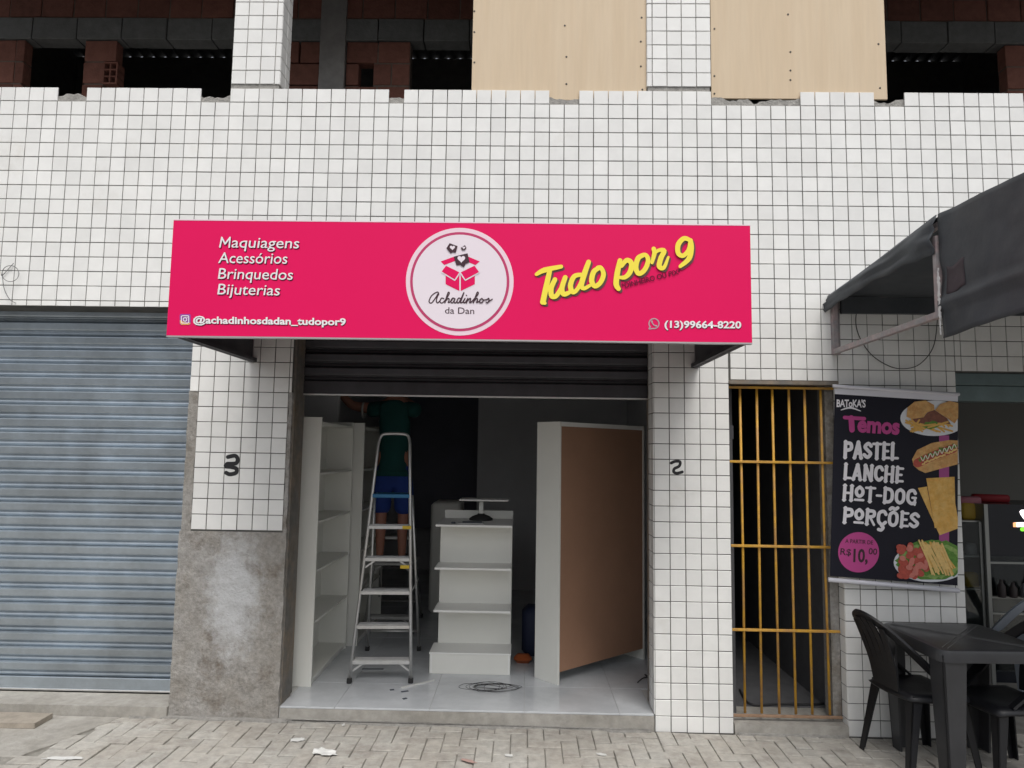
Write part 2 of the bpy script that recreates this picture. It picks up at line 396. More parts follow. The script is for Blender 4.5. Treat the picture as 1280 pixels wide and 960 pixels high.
for _, c in near:
    mb = MB(); paver_box(mb, c, random.gauss(0, .0025)-(.0025 if random.random() < .06 else 0), (random.gauss(0, .016), random.gauss(0, .016))); o = mb.build('paver', 'paver', pav)
    cx, cy = (c[0]+c[1])/2, (c[2]+c[3])/2; q = random.gauss(0, .010); o.rotation_euler = (0, 0, q); o.location = (cx-cx*math.cos(q)+cy*math.sin(q), cy-cx*math.sin(q)-cy*math.cos(q), 0)
mb = MB()
for c in far: paver_box(mb, c, random.gauss(0, .0015), (0, 0))
stuff(mb.build('paver', 'paver', pav))
# smooth cement patch with a ragged edge, and the rough cement fillets along the foot of the wall
def ragged(name, pts, z0, z1, material, parent, jit=.012, sub=4):
    out = []
    for i, p in enumerate(pts):
        q = pts[(i+1) % len(pts)]
        for k in range(sub):
            t = k/sub; j = jit if k else jit*.4
            out.append((p[0]+(q[0]-p[0])*t+random.uniform(-j, j), p[1]+(q[1]-p[1])*t+random.uniform(-j, j)))
    n = len(out); c = (sum(x for x, y in out)/n, sum(y for x, y in out)/n)
    mb = MB(); vs = [(x, y, z0) for x, y in out]+[(x, y, z1-.003) for x, y in out]+[(x+(c[0]-x)*.02, y+(c[1]-y)*.04, z1) for x, y in out]
    mb.add(vs, [tuple(range(2*n, 3*n))]+[(i, (i+1) % n, n+(i+1) % n, n+i) for i in range(n)]+[(n+i, n+(i+1) % n, 2*n+(i+1) % n, 2*n+i) for i in range(n)])
    return mb.build(name, material, parent)
ragged('cement_patch', [(-1.5, -.02), (1.14, -.02), (.92, -.62), (-1.5, -.62)], -.03, .006, 'cement', pav, .014, 14)
for x0, x1, d in ((2.2, 4.46, .03), (5.02, 5.66, .035), (1.2, 2.2, .03)):
    ragged('cement_fillet', [(x0, .01), (x1, .01), (x1, -d), (x0, -d)], -.03, .012, 'mortar', pav, .012, 14)

# ================================================================== THE BUILDING
bld = thing('shop_building', 'two-storey building faced with white square tiles, upper floor unfinished', 'building')
H1 = ZB-15.39*T       # head over the left shutter and the shop opening
XL, XR = -1.55, 8.75
P1L, P1R, P2L, P2R, P3L, P3R = 1.44, 2.12, 4.495, 4.99, 5.70, 6.46
GH, RH = 2.215, 2.285     # heads of the gate and of the snack-bar opening
fw = MB(); B0, B1 = .006, .20      # masonry faces (tiles stand proud of it)
fw.box(XL, XR, B0, B1, 2.75, ZB-.10)                 # wall above the openings
fw.box(XL, P1L, B0, B1, H1, 2.75); fw.box(P1L+.001, P1R, B0+.001, B1, H1, 2.749)
fw.box(P1R, P2L, B0+.001, B1-.001, H1+.001, 2.749)
fw.box(P2R, P3L, B0+.0005, B1-.002, GH, 2.749); fw.box(P3R, XR, B0+.0005, B1-.002, RH, 2.749)
fw.box(P2L+.006, P2R, B0, .175, -.05, 2.7495); fw.box(P3L+.006, P3R-.002, B0, .12, -.05, 2.7495)
wall = fw.build('facade_wall', 'grout', bld)
# concrete pillar between the left shutter and the shop
def rough_slab(name, x0, x1, z0, z1, yb, yf, material, parent, amp=.004, step=.03, seed=0):
    nx = max(2, int((x1-x0)/step)); nz_ = max(2, int((z1-z0)/step)); mb = MB(); vs = []
    for j in range(nz_+1):
        for i in range(nx+1):
            x = x0+(x1-x0)*i/nx; z = z0+(z1-z0)*j/nz_; p = Vector((x*9+seed, z*9, seed))
            d = noise.noise(p)*amp+noise.noise(p*3.1)*amp*.6; edge = min(i, nx-i)
            xx = x+(noise.noise(Vector((z*14, seed+i, 1)))*.006 if edge == 0 else 0)
            vs.append((xx, yf+d, z))
    n1 = (nx+1)*(nz_+1)
    fs = [(j*(nx+1)+i, j*(nx+1)+i+1, (j+1)*(nx+1)+i+1, (j+1)*(nx+1)+i) for j in range(nz_) for i in range(nx)]
    loop = [i for i in range(nx+1)]+[(j+1)*(nx+1)-1 for j in range(1, nz_+1)]+[nz_*(nx+1)+i for i in range(nx-1, -1, -1)]+[j*(nx+1) for j in range(nz_-1, 0, -1)]
    bk = [(vs[k][0], yb, vs[k][2]) for k in loop]; m = len(loop)
    fs += [(loop[i], n1+i, n1+(i+1) % m, loop[(i+1) % m]) for i in range(m)]+[tuple(n1+i for i in range(m))]
    mb.add(vs+bk, fs); o = mb.build(name, material, parent); autosmooth(o, 50); return o
ZP = 1.182
rough_slab('concrete_pillar', P1L-.012, P1R+.006, -.05, ZP+.001, .198, -.003, 'concrete', bld, .010, .018, 3)
rough_slab('render_strip', P1L-.004, 1.4985, ZP+.0015, 2.094, .196, .004, 'concrete', bld, .004, .02, 5)
rough_slab('render_strip', 2.1015, P1R+.004, ZP+.0015, 2.094, .196, .003, 'concrete', bld, .004, .02, 8)
bx('pillar_core', 'grout', bld, 1.499, 2.101, .0062, .195, ZP, 2.0955); bx('pillar_core', 'grout', bld, P1L+.002, P1R-.002, .0064, .195, 2.096, H1+.0005)

# ---- tiles
tiles = []   # (x0,x1,z0,z1, orientation, plane) orientation 'f' front, 'l' faces -X, 'r' faces +X
def field(x0, x1, z0, z1, ox=0., oz=ZB, plane=0., ori='f', skip=None, key=None):
    i0 = math.floor((x0-ox)/T+1e-6); j0 = math.floor((oz-z1)/T+1e-6)
    i = i0
    while ox+i*T < x1-1e-6:
        j = j0
        while oz-j*T > z0+1e-6:
            a0, a1 = max(x0, ox+i*T), min(x1, ox+(i+1)*T); b1, b0 = min(z1, oz-j*T), max(z0, oz-(j+1)*T)
            if a1-a0 > .012 and b1-b0 > .012 and not (skip and skip(i, j)): tiles.append((a0, a1, b0, b1, ori, plane))
            j += 1
        i += 1
MISS = {-9, -3, 4, 5, 14, 15, 27, 38, 39, 49, 50, 51, 52, 53, 54, 60, 61, 70, 71, 78}
field(XL, XR, 2.692, ZB, skip=lambda i, j: j == 0 and i in MISS)
field(XL, P1L, H1, 2.692); field(P1L, P1R, 2.092, 2.692); field(P1R, P2L, H1, 2.692)
field(1.5, 2.1, ZP, 2.092)
field(P2L, P2R, gz(4.7)-.005, 2.692); field(P2R, P3L, GH, 2.692); field(P3L, P3R, gz(6)-.005, 2.692); field(P3R, XR, RH, 2.692)
# reveals: the shop-side face of the right pillar and the gate-side face of the bar pillar (run along Y)
field(.004, .175, .10, 2.6, ox=0., plane=P2L, ori='l'); field(.004, .085, gz(5.7), 2.21, ox=0., plane=P3L, ori='l')
ZC = ZB+.030
CA = (1.592, 1.94); CB = (4.462, 4.90)
field(CA[0], CA[1], ZC, 6.3, oz=ZC, plane=0.); field(CB[0], CB[1], ZC, 6.3, oz=ZC, plane=0.)
field(.004, .19, ZC, 6.3, ox=.005, oz=ZC, plane=CA[1], ori='r'); field(.004, .19, ZC, 6.3, ox=.005, oz=ZC, plane=CB[0], ori='l')
for c in (CA, CB): bx('upper_column', 'mortar', bld, c[0]+.008, c[1]-.008, .008, .186, ZB-.06, 6.32)
field(-2.0+.5, -1.15, ZC, 6.3, oz=ZC); bx('upper_column', 'mortar', bld, -1.5, -1.152, .008, .186, ZB-.06, 6.32)
field(7.45, 7.85, ZC, 6.3, oz=ZC); bx('upper_column', 'mortar', bld, 7.45, 7.85, .008, .186, ZB-.06, 6.32)

def tile_geo(mb, w_, h_, tilt=(0, 0), lift=0):
    "tile centred at the origin facing -Y"
    g = .0025; w2, h2 = w_/2-g-random.uniform(0, .0005), h_/2-g-random.uniform(0, .0005); k = .0016; th = .009
    f = lambda x, z, y: (x, y+x*tilt[0]+z*tilt[1]+lift, z)
    b = [(-w2, -h2), (w2, -h2), (w2, h2), (-w2, h2)]; t = [(-w2+k, -h2+k), (w2-k, -h2+k), (w2-k, h2-k), (-w2+k, h2-k)]
    vs = [f(x, z, th) for x, z in b]+[f(x, z, k*.8) for x, z in b]+[f(x, z, 0) for x, z in t]
    mb.add(vs, [(8, 9, 10, 11)]+[(i, (i+1) % 4, 4+(i+1) % 4, 4+i) for i in range(4)]+[(4+i, 4+(i+1) % 4, 8+(i+1) % 4, 8+i) for i in range(4)])
def tile_place(t):
    x0, x1, z0, z1, ori, pl = t; c, z = (x0+x1)/2, (z0+z1)/2
    return {'f': (Vector((c, pl, z)), 0.), 'l': (Vector((pl, c, z)), -math.pi/2), 'r': (Vector((pl, c, z)), math.pi/2)}[ori]
def hidden(px, py):
    return px < 8 or px > 1272 or py < 5 or (205 < px < 944 and 272 < py < 430) or (1038 < px < 1197 and 482 < py < 738) or (px > 1060 and py > 770) or (px > 1040 and py < 425 and py > 375-(px-1028)*.76)
rank = []
for t in tiles:
    p, rz = tile_place(t); px, py = proj(p); x0, x1, z0, z1, ori, pl = t
    full = (x1-x0)*(z1-z0)*(1 if ori == 'f' else .25)
    rank.append((full*((py+9000)/9000)**6 if not hidden(px, py) else 0, t))
rank.sort(key=lambda q: -q[0])
proto = []
for k in range(6):
    mb = MB(); tile_geo(mb, T, T, (random.gauss(0, .006), random.gauss(0, .006))); me = mb.mesh('tile'); me.materials.append(MATS['tile']); proto.append(me)
for k, (sc, t) in enumerate(rank[:300]):
    p, rz = tile_place(t)
    if abs(t[1]-t[0]-T) < 1e-4 and abs(t[3]-t[2]-T) < 1e-4: me = random.choice(proto)
    else:
        mb = MB(); tile_geo(mb, t[1]-t[0], t[3]-t[2]); me = mb.mesh('tile'); me.materials.append(MATS['tile'])
    o = link('tile', me, None, wall); o.location = p+Vector((random.uniform(-.0006, .0006) if t[4] == 'f' else 0, 0, random.uniform(-.0006, .0006))); o.rotation_euler = (0, random.gauss(0, .003) if t[4] == 'f' else 0, rz)
big = MB()
for sc, t in rank[300:]:
    p, rz = tile_place(t); mb = MB(); tile_geo(mb, t[1]-t[0], t[3]-t[2], (random.gauss(0, .006), random.gauss(0, .006)), random.uniform(0, .0006))
    c, s_ = math.cos(rz), math.sin(rz); jx, jz, ja = random.uniform(-.0006, .0006), random.uniform(-.0006, .0006), random.gauss(0, .003)
    big.add([(p.x+(x+jx+z*ja)*c-y*s_, p.y+(x+jx)*s_+y*c, p.z+z+jz-x*ja) for x, y, z in mb.v], mb.f)
stuff(big.build('tile', 'tile', wall))

# ---- ragged mortar on top of the parapet
mb = MB(); n = int((XR-XL)/.02)
for k in range(n+1):
    x = XL+k*.02; i = math.floor(x/T)
    h = ZB-.056+.034*noise.noise(Vector((x*7, 0, 0)))+.022*noise.noise(Vector((x*23, 2, 0)))+.012*noise.noise(Vector((x*61, 5, 0)))
    h = min(h, ZB-.018)
    mb.v += [(x, .0105, ZB-.12), (x, .0125+.002*noise.noise(Vector((x*30, 9, 0))), h), (x, .07, h+.01), (x, .199, ZB-.05)]
for k in range(n):
    for q in range(3): mb.f.append((k*4+q, k*4+q+1, k*4+5+q, k*4+4+q))
mb.build('parapet_mortar', 'mortar', bld)

# ---- upper floor seen through the unglazed openings: brick and block wall, slab, roof
YB = 1.1
bw = MB(); bw.box(-3.2, -.72, YB+.007, YB+.11, 4.0, 5.2); bw.box(-.165, .0, YB+.007, YB+.11, 4.0, 5.2); bw.box(1.25, 2.2, YB+.007, YB+.11, 4.0, 4.81)
bw.box(7.68, 10, YB+.007, YB+.11, 4.0, 5.2); bw.box(-3.2, 10, YB+.007, YB+.11, 5.415, 6.8); bw.box(2.33, 2.64, YB+.007, YB+.11, 4.0, 5.2)
bwall = bw.build('brick_wall', 'brick_joint', bld)
brick_cache = {}
def brick(x0, x1, z0, z1, material='brick', y0=YB, depth=.1):
    w_, h_ = round(x1-x0, 3), round(z1-z0, 3); key = (w_, h_, material, depth)
    if key not in brick_cache:
        m_ = MB(); m_.bbox(-w_/2+.004, w_/2-.004, 0, depth, -h_/2+.004, h_/2-.004, c=.003); me = m_.mesh('brick'); me.materials.append(MATS[material]); brick_cache[key] = me
    o = link('brick', brick_cache[key], None, bwall); o.location = ((x0+x1)/2, y0+random.uniform(-.006, .006), (z0+z1)/2); o.rotation_euler = (0, random.gauss(0, .006), 0); return o
# grey channel blocks along the lintel
x = -3.0
while x < 9.6:
    w_ = .39 if random.random() > .25 else .26
    b = brick(x, x+w_, 5.213, 5.412, 'block', YB-.01, .15); b.name = 'block'; x += w_+.002
for r_ in range(3):
    x = -3.1+(.13 if r_ % 2 else 0)
    while x < 9.6: brick(x, x+.276, 5.418+r_*.20, 5.612+r_*.20); x += .28
for z0 in (5.018, 4.818, 4.618):
    for x0, x1 in ((-1.06, -.78), (-.78, -.70), (-.18, .10) if z0 > 5.01 else (-.18, .0), (7.67, 7.95), (7.96, 8.24), (-1.34, -1.07)): brick(x0, x1, z0, z0+.192)
for z0, xs in ((5.018, ((1.40, 1.68), (1.69, 1.862), (2.09, 2.36), (2.365, 2.64))), (4.818, ((1.40, 1.58), (1.585, 1.862), (2.09, 2.205), (2.325, 2.48), (2.485, 2.64))), (4.618, ((1.4, 1.86), (2.09, 2.36), (2.365, 2.64)))):
    for x0, x1 in xs: brick(x0, x1, z0, z0+.192)
# hollow brick showing its six cells
hb = MB(); cx0, cz0 = .002, 4.82; cw, ch = .113/2, .185/3
for i in range(3): hb.box(cx0+i*cw-.006, cx0+i*cw+.006, YB-.005, YB+.1, cz0, cz0+.19)
for j in range(4): hb.box(cx0-.006, cx0+.119, YB-.004, YB+.099, cz0+j*ch-.006, cz0+j*ch+.006)
hb.build('hollow_brick', 'brick', bwall)
rough_slab('concrete_column', 1.868, 2.085, 4.0, 6.7, YB+.12, YB-.03, 'slab', bld, .006, .05, 2)
for x0, x1 in ((-1.2, -.70), (2.648, 3.6)): bx('sill_course', 'slab', bld, x0, x1, YB-.012, YB+.13, 4.60, 4.628)
bx('upper_floor_slab', 'slab', bld, -3.3, 10.2, .201, 6.0, 3.85, 4.0)
bx('upper_ceiling_slab', 'slab', bld, -3.3, 10.2, -.05, 1.9, 6.33, 6.5)
bx('unseen_lintel', 'mortar', bld, -1.5, 8.7, .02, .19, 5.26, 6.32); bx('upper_side_wall', 'slab', bld, -3.3, -3.2, .2, 6.0, 4.0, 8.6); bx('upper_side_wall', 'slab', bld, 10.1, 10.2, .2, 6.0, 4.0, 8.6)  # lintel out of view, added and set low to darken the upper floor
bx('upper_back_wall', 'slab', bld, -3.3, 10.2, 5.42, 5.45, 4.0, 7.592)
# corrugated sheet roof resting on the back wall; daylight shows between the corrugations and the wall top
mb = MB(); nx = int(13.4/.0225)
for k in range(nx+1):
    x = -3.25+k*.0225; wv = .030*math.sin(2*math.pi*(x-.055)/.18)
    for y, z in ((5.47, 7.600), (1.85, 8.35)): mb.v += [(x, y, z+wv), (x, y, z+wv+.008)]
for k in range(nx):
    q = k*4; mb.f += [(q, q+2, q+6, q+4), (q+1, q+5, q+7, q+3), (q, q+4, q+5, q+1), (q+2, q+3, q+7, q+6)]
o = mb.build('roof_sheet', 'roof_sheet', bld); autosmooth(o, 40)
bx('upper_parapet', 'slab', bld, -3.3, 10.2, 1.75, 1.88, 6.3, 8.6)

# ---- ground-floor rooms
FZ = .10
# shop room
SX0, SX1, SY1, SZ1 = 1.62, 5.0, 5.2, 2.95
bx('shop_wall', 'wall_in', bld, SX0-.1, SX0, .2, SY1, -.1, SZ1); bx('shop_wall', 'wall_in', bld, SX1-.095, SX1, .176, SY1, -.1, SZ1)
bx('shop_back_wall', 'wall_in', bld, SX0-.1, SX1, SY1, SY1+.1, -.1, SZ1); bx('shop_ceiling', 'ceil_in', bld, SX0-.1, SX1, .201, SY1, SZ1, SZ1+.1)
bx('partition', 'wall_in', bld, 3.10, SX1-.1, 3.9, 3.98, -.1, SZ1)
bx('partition', 'wall_in', bld, SX0, 2.04, 1.45, 1.53, -.1, SZ1-.002)
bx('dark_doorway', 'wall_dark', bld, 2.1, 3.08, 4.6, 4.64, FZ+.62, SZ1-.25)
fl = struct(bx('shop_floor', 'floor_joint', None, SX0, SX1-.1, .018, SY1, -.1, FZ-.004))
TS = .60
for i in range(-1, 6):
    for j in range(0, 9):
        x0, x1 = max(SX0, 1.88+i*TS), min(SX1-.1, 1.88+(i+1)*TS); y0, y1 = max(.008, -.12+j*TS), min(SY1, -.12+(j+1)*TS)
        if y0 < .2: x0, x1 = max(x0, P1R+.012), min(x1, P2L)
        if x1-x0 < .03 or y1-y0 < .03: continue
        mb = MB(); mb.bbox(x0+.001, x1-.001, y0+.001, y1-.001, FZ-.012, FZ+random.uniform(-.0004, .0004), c=.0015); o = mb.build('floor_tile', 'porcelain', fl)
rough_slab('threshold', P1R+.02, P2L-.001, -.06, FZ-.0125, .17, .002, 'cement', bld, .005, .025, 11)
# left shutter sill
rough_slab('shutter_sill', XL, P1L-.014, -.06, .088, .21, -.02, 'cement', bld, .005, .03, 21)
rough_slab('gate_sill', P2R+.004, P3L-.002, -.06, .058, .3, -.012, 'cement', bld, .005, .025, 31)
# gate corridor
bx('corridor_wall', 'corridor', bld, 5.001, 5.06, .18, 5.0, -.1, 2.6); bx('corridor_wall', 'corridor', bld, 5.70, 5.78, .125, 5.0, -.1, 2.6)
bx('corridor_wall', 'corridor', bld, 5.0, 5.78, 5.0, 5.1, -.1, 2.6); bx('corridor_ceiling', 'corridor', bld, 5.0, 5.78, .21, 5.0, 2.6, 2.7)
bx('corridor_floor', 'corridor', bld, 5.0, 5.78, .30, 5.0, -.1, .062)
bx('gate_jamb', 'concrete', bld, 5.645, 5.70, .086, .2, -.05, 2.2145)
bx('gate_head', 'rail', bld, 4.992, 5.70, -.004, .1, 2.19, 2.214)
# snack-bar room
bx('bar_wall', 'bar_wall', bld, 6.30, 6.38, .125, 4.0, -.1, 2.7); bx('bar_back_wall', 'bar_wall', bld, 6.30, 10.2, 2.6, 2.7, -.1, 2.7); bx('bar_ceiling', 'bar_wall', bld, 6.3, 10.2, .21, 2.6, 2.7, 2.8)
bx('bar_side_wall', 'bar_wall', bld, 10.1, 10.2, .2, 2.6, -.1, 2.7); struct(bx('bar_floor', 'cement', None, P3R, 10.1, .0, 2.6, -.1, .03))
bx('bar_pillar', 'cement', bld, 8.6, 8.75, .001, .2, -.05, RH-.001)
# outer shell so no light leaks in from the back
bx('side_wall', 'slab', bld, -1.75, -1.56, -.0, 6.0, -.2, 3.85); bx('inner_wall', 'slab', bld, -1.55, 1.5, .9, .98, -.2, 3.84)
bx('ceiling_slab', 'slab', bld, -1.55, 10.2, .202, 6.0, 3.45, 3.6); bx('rear_wall', 'slab', bld, -1.75, 10.2, 6.0, 6.1, -.2, 3.85)

# ================================================================== ROLLER SHUTTERS
def slat_mesh(x0, x1, pitch, material, name='slat'):
    pr = [(.008, .002), (-.014, -.001), (-.021, -.004), (-.0215, -.009), (-.016, -.046), (-.012, -.053), (.000, -.060), (.002, -.064), (-.004, -.069), (-.006, -.078), (.001, -.087), (.008, -.0945)]
    pr = [(y, z*pitch/.0965) for y, z in pr]; mb = MB(); n = len(pr)
    front = [(x, y, z) for x in (x0, x1) for y, z in pr]; back = [(x, y+.004, z) for x in (x0, x1) for y, z in pr]
    mb.add(front+back, [(i, i+1, n+i+1, n+i) for i in range(n-1)]+[(2*n+i, 3*n+i, 3*n+i+1, 2*n+i+1) for i in range(n-1)]+[(i, 2*n+i, 2*n+i+1, i+1) for i in range(n-1)]+[(n+i, n+i+1, 3*n+i+1, 3*n+i) for i in range(n-1)])
    me = mb.mesh(name); me.materials.append(MATS[material]); return me
def shutter(label, x0, x1, y, ztop, zbot, pitch, bottom_h, rails, material='steel'):
    t = thing('roller_shutter', label, 'shutter', (0, y, zbot))
    me = slat_mesh(x0, x1, pitch, material); z = zbot+bottom_h+pitch
    while z < ztop+pitch:
        o = link('slat', me, None, t); o.location = (0, random.uniform(-.0015, .0015), z-zbot); o.rotation_euler = (random.gauss(0, .012), random.gauss(0, .0006), 0); z += pitch
    mb = MB(); mb.bbox(x0, x1, -.012, .012, 0, bottom_h, c=.003); mb.build('bottom_bar', material, t)
    mb = MB(); mb.bbox(x0, x1, -.018, .02, -.004, .008, c=.002); mb.build('bottom_lip', 'alu', t)
    for r0, r1 in rails: mb = MB(); mb.bbox(r0, r1, -.035, .03, -.01 if zbot < .3 else FZ-zbot, ztop-zbot+.1, c=.003); mb.build('guide_rail', 'rail', t)
    return t
sh1 = shutter('closed galvanised roller shutter left of the bare concrete pillar', -1.50, 1.50, .20+.026, 2.66, .10, .0958, .082, ())
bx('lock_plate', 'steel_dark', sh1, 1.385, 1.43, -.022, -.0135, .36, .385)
sh2 = shutter('raised shade-darkened roller shutter of the shop, behind the pink sign', 2.105, 4.50, .235, 2.75, 2.098, .0958, .096, ((2.09, 2.125), (4.50, 4.53)), 'steel_dark')  # shade below the sign is put into the darker slat colour
# jambs inside the shop opening
bx('jamb', 'rail', bld, P1R-.04, P1R+.014, .030, .199, FZ, H1)

# ================================================================== SHOP SIGN
SY, SX0_, SX1_, SZ0, SZ1_ = -1.092, 1.833, 4.790, 2.288, 2.888
sg = thing('shop_sign', 'long pink box sign with round box logo and yellow lettering over the shop', 'sign', (0, 0, 0))
bx('front_panel', 'pink', sg, SX0_, SX1_, SY, SY+.016, SZ0, SZ1_)
bx('side_panel', 'sign_back', sg, SX0_, SX0_+.02, SY+.0165, -.001, SZ0+.004, SZ1_-.002); bx('side_panel', 'sign_back', sg, SX1_-.02, SX1_, SY+.0165, -.001, SZ0+.004, SZ1_-.002)
bx('top_panel', 'sign_back', sg, SX0_+.0205, SX1_-.0205, SY+.0165, -.001, SZ1_-.02, SZ1_-.003)
for x0, x1 in ((SX0_+.0205, SX0_+.045), (SX1_-.045, SX1_-.0205)): bx('frame_bar', 'sign_back', sg, x0, x1, SY+.017, -.001, SZ0+.006, SZ0+.03)
bx('bottom_trim', 'sign_trim', sg, SX0_, SX1_, SY-.001, SY+.03, SZ0-.008, SZ0-.0005); bx('top_trim', 'print_ring', sg, SX0_, SX1_, SY-.001, SY+.02, SZ1_+.0005, SZ1_+.006)
for x0, x1 in ((SX0_+.0005, SX0_+.0195), (SX1_-.0195, SX1_-.0005)): bx('wall_trim', 'sign_trim', sg, x0-.004, x1+.004, -.012, -.0015, SZ0-.004, SZ1_)
pr = Print(SY, sg)
for body, o, e_ in (('aquiagens', (289.6, 309.5), (374.2, 310.6)), ('Acess\u00f3rios', (272.9, 328.8), (359.4, 329.8)), ('Brinquedos', (272.7, 348.5), (366.3, 349.9)), ('Bijuterias', (271.9, 368), (350, 369.4))):
    pr.text('lettering_shadow', 'print_wine', body, o, e_, 13.2, .0016, bold=.003, shear=.12, dx=.9, dy=1.1)
    pr.text('lettering', 'sign_white', body, o, e_, 13.2, .0030, bold=.003, shear=.12)
em = [([(275.2, 309), (277.6, 297)], 1.9), ([(277.6, 297), (281.6, 305.2)], 1.9), ([(281.6, 305.2), (287.9, 297)], 1.9), ([(287.9, 297), (286.9, 309.2)], 1.9)]
pr.strokes('lettering_shadow', 'print_wine', em, .0016, dx=.9, dy=1.1); pr.strokes('lettering', 'sign_white', em, .0032)
pr.text('lettering_shadow', 'print_wine', '@achadinhosdadan_tudopor9', (241.7, 404), (432.4, 406.6), 8.6, .0016, bold=.03, dx=.6, dy=.8)
pr.text('lettering', 'sign_white', '@achadinhosdadan_tudopor9', (241.7, 404), (432.4, 406.6), 8.6, .0030, bold=.03)
pr.text('lettering_shadow', 'print_wine', '(13)99664-8220', (830.4, 409.6), (926.3, 410.4), 8.6, .0016, bold=.03, dx=.6, dy=.8)
pr.text('lettering', 'sign_white', '(13)99664-8220', (830.4, 409.6), (926.3, 410.4), 8.6, .0030, bold=.03)
# camera icon and telephone icon
def rrect(cx, cy, hw, hh, r): return [(cx+sx*(hw-r)+r*math.cos(q), cy+sy*(hh-r)+r*math.sin(q)) for sx, sy, q0 in ((1, 1, 0), (-1, 1, 90), (-1, -1, 180), (1, -1, 270)) for q in [R(q0+k*18) for k in range(6)]]
pr.poly('icon', 'ig_purple', [rrect(231.6, 399.4, 6.8, 6.8, 2)], .0014); pr.poly('icon', 'ig_orange', [[(225.2, 400), (231, 403), (238, 403.5), (238, 405), (236, 406), (227, 406), (225.2, 404)]], .0020)
rr = rrect(231.6, 399.4, 4.6, 4.6, 1.6); pr.strokes('icon_outline', 'sign_white', [(rr+[rr[0]], 1.1), (ell(231.6, 399.4, 2.2, 2.2, 14)+[(233.8, 399.4)], 1.1), ([(234.1, 396.8), (234.5, 396.9)], 1)], .0026)
ring = ell(817.4, 404.6, 6.2, 6.2, 20, 2.4); pr.strokes('icon_outline', 'print_grey', [(ring[:19]+[(811.2, 411.2), ring[0]], 1.5), ([(814.8, 401.6), (815.4, 404), (817.6, 406.6), (820.2, 407.4)], [2.2, 1.4, 1.4, 2.2])], .0016)
# brush lettering, drawn stroke by stroke
Zt = lambda pts: [(660+x/5.818, 285+y/5.818) for x, y in pts]
brush = [([(62, 338), (120, 308), (240, 283)], [4.5, 6.5, 5]), ([(157, 315), (132, 430), (108, 540)], [6, 7, 7]), ([(105, 540), (122, 548)], 4.5),
         ([(195, 378), (168, 440), (172, 495), (205, 495), (240, 440), (258, 400)], [6, 6.5, 6.5, 6, 5, 4]), ([(270, 362), (246, 440), (258, 482), (300, 470), (318, 440)], [6, 6.5, 6.5, 5, 4]),
         ([(385, 342), (335, 355), (308, 420), (325, 468), (360, 445), (395, 375)], [5, 6, 6.5, 6, 5, 4.5]), ([(440, 250), (408, 340), (388, 415), (405, 442), (450, 420)], [6, 7, 6.5, 5, 4]),
         ([(520, 292), (478, 320), (462, 385), (485, 425), (525, 400), (548, 340), (530, 292), (505, 290)], [5, 6.5, 6.5, 6, 6, 6, 5, 4.5]),
         ([(668, 240), (648, 330), (640, 410), (658, 445)], [6, 7, 7, 5.5]), ([(680, 280), (715, 238), (750, 258), (742, 320), (705, 360), (665, 362)], [4.5, 6, 6.5, 6.5, 5.5, 4]),
         ([(840, 200), (800, 222), (782, 290), (805, 335), (848, 305), (872, 240), (855, 200), (825, 200)], [5, 6.5, 6.5, 6, 6, 6, 5, 4.5]),
         ([(912, 155), (918, 185), (900, 255)], [5.5, 6, 4]), ([(915, 190), (950, 165), (988, 170), (965, 220), (952, 280), (985, 292), (1018, 215)], [3.5, 4.5, 6, 6.5, 6.5, 5, 3]),
         ([(1172, 90), (1130, 80), (1090, 125), (1090, 185), (1125, 205), (1165, 165), (1180, 105)], [5, 6, 6.5, 6, 5.5, 5.5, 6]), ([(1178, 95), (1185, 150), (1168, 225), (1105, 282)], [6, 6.5, 6.5, 4.5])]
br = [(Zt(p), [q*1.0 for q in w_] if isinstance(w_, list) else w_) for p, w_ in brush]
pr.strokes('lettering_shadow', 'print_shadow', br, .0012, dx=2.3, dy=2.0); pr.strokes('lettering', 'print_yellow', br, .0056)
pr.text('lettering', 'print_wine', '*DINHEIRO OU PIX*', (777.7, 361.0), (851.5, 342.0), 6.2, .0052, bold=.016)
# round logo
LC = (574.7, 352.2)
pr.poly('logo_ring', 'print_ring', [ell(*LC, 67.3, 67.3, 72)], .0010); pr.poly('logo_ring', 'print_ringd', [ell(*LC, 62, 62, 72)], .0018); pr.poly('logo_disc', 'print_pale', [ell(*LC, 58.7, 58.7, 72)], .0026)
Zl = lambda pts: [(500+x/6.76, 280+y/6.76) for x, y in pts]
pr.poly('logo_box', 'pink', [Zl(p) for p in ([(345, 318), (455, 278), (470, 312), (375, 348)], [(572, 275), (675, 318), (638, 348), (580, 325)], [(386, 435), (386, 510), (502, 567), (502, 415)], [(514, 415), (514, 567), (633, 510), (633, 435)])], .0034)
pr.strokes('logo_line', 'print_pale', [(Zl([(353, 408), (463, 474)]), 2.2), (Zl([(463, 474), (506, 410)]), 2.2), (Zl([(668, 410), (553, 474)]), 2.2), (Zl([(553, 474), (508, 410)]), 2.2)], .0044)
pr.poly('logo_flap', 'pink', [Zl(p) for p in ([(390, 355), (353, 403), (463, 470), (502, 410)], [(630, 355), (668, 408), (553, 470), (514, 410)])], .0054)
pr.poly('logo_tag', 'print_ink', [Zl(p) for p in ([(455, 278), (572, 250), (588, 325), (556, 338), (540, 368), (508, 348), (478, 350)], [(393, 208), (420, 165), (488, 190), (472, 245), (448, 240), (428, 250), (412, 230)], [(514, 206), (550, 181), (563, 206), (545, 226), (522, 220)])], .0062)
def heart(cx, cy, s_): return [(cx+s_*.062*16*math.sin(t)**3, cy-s_*.062*(13*math.cos(t)-5*math.cos(2*t)-2*math.cos(3*t)-math.cos(4*t))) for t in [2*math.pi*k/24 for k in range(24)]]
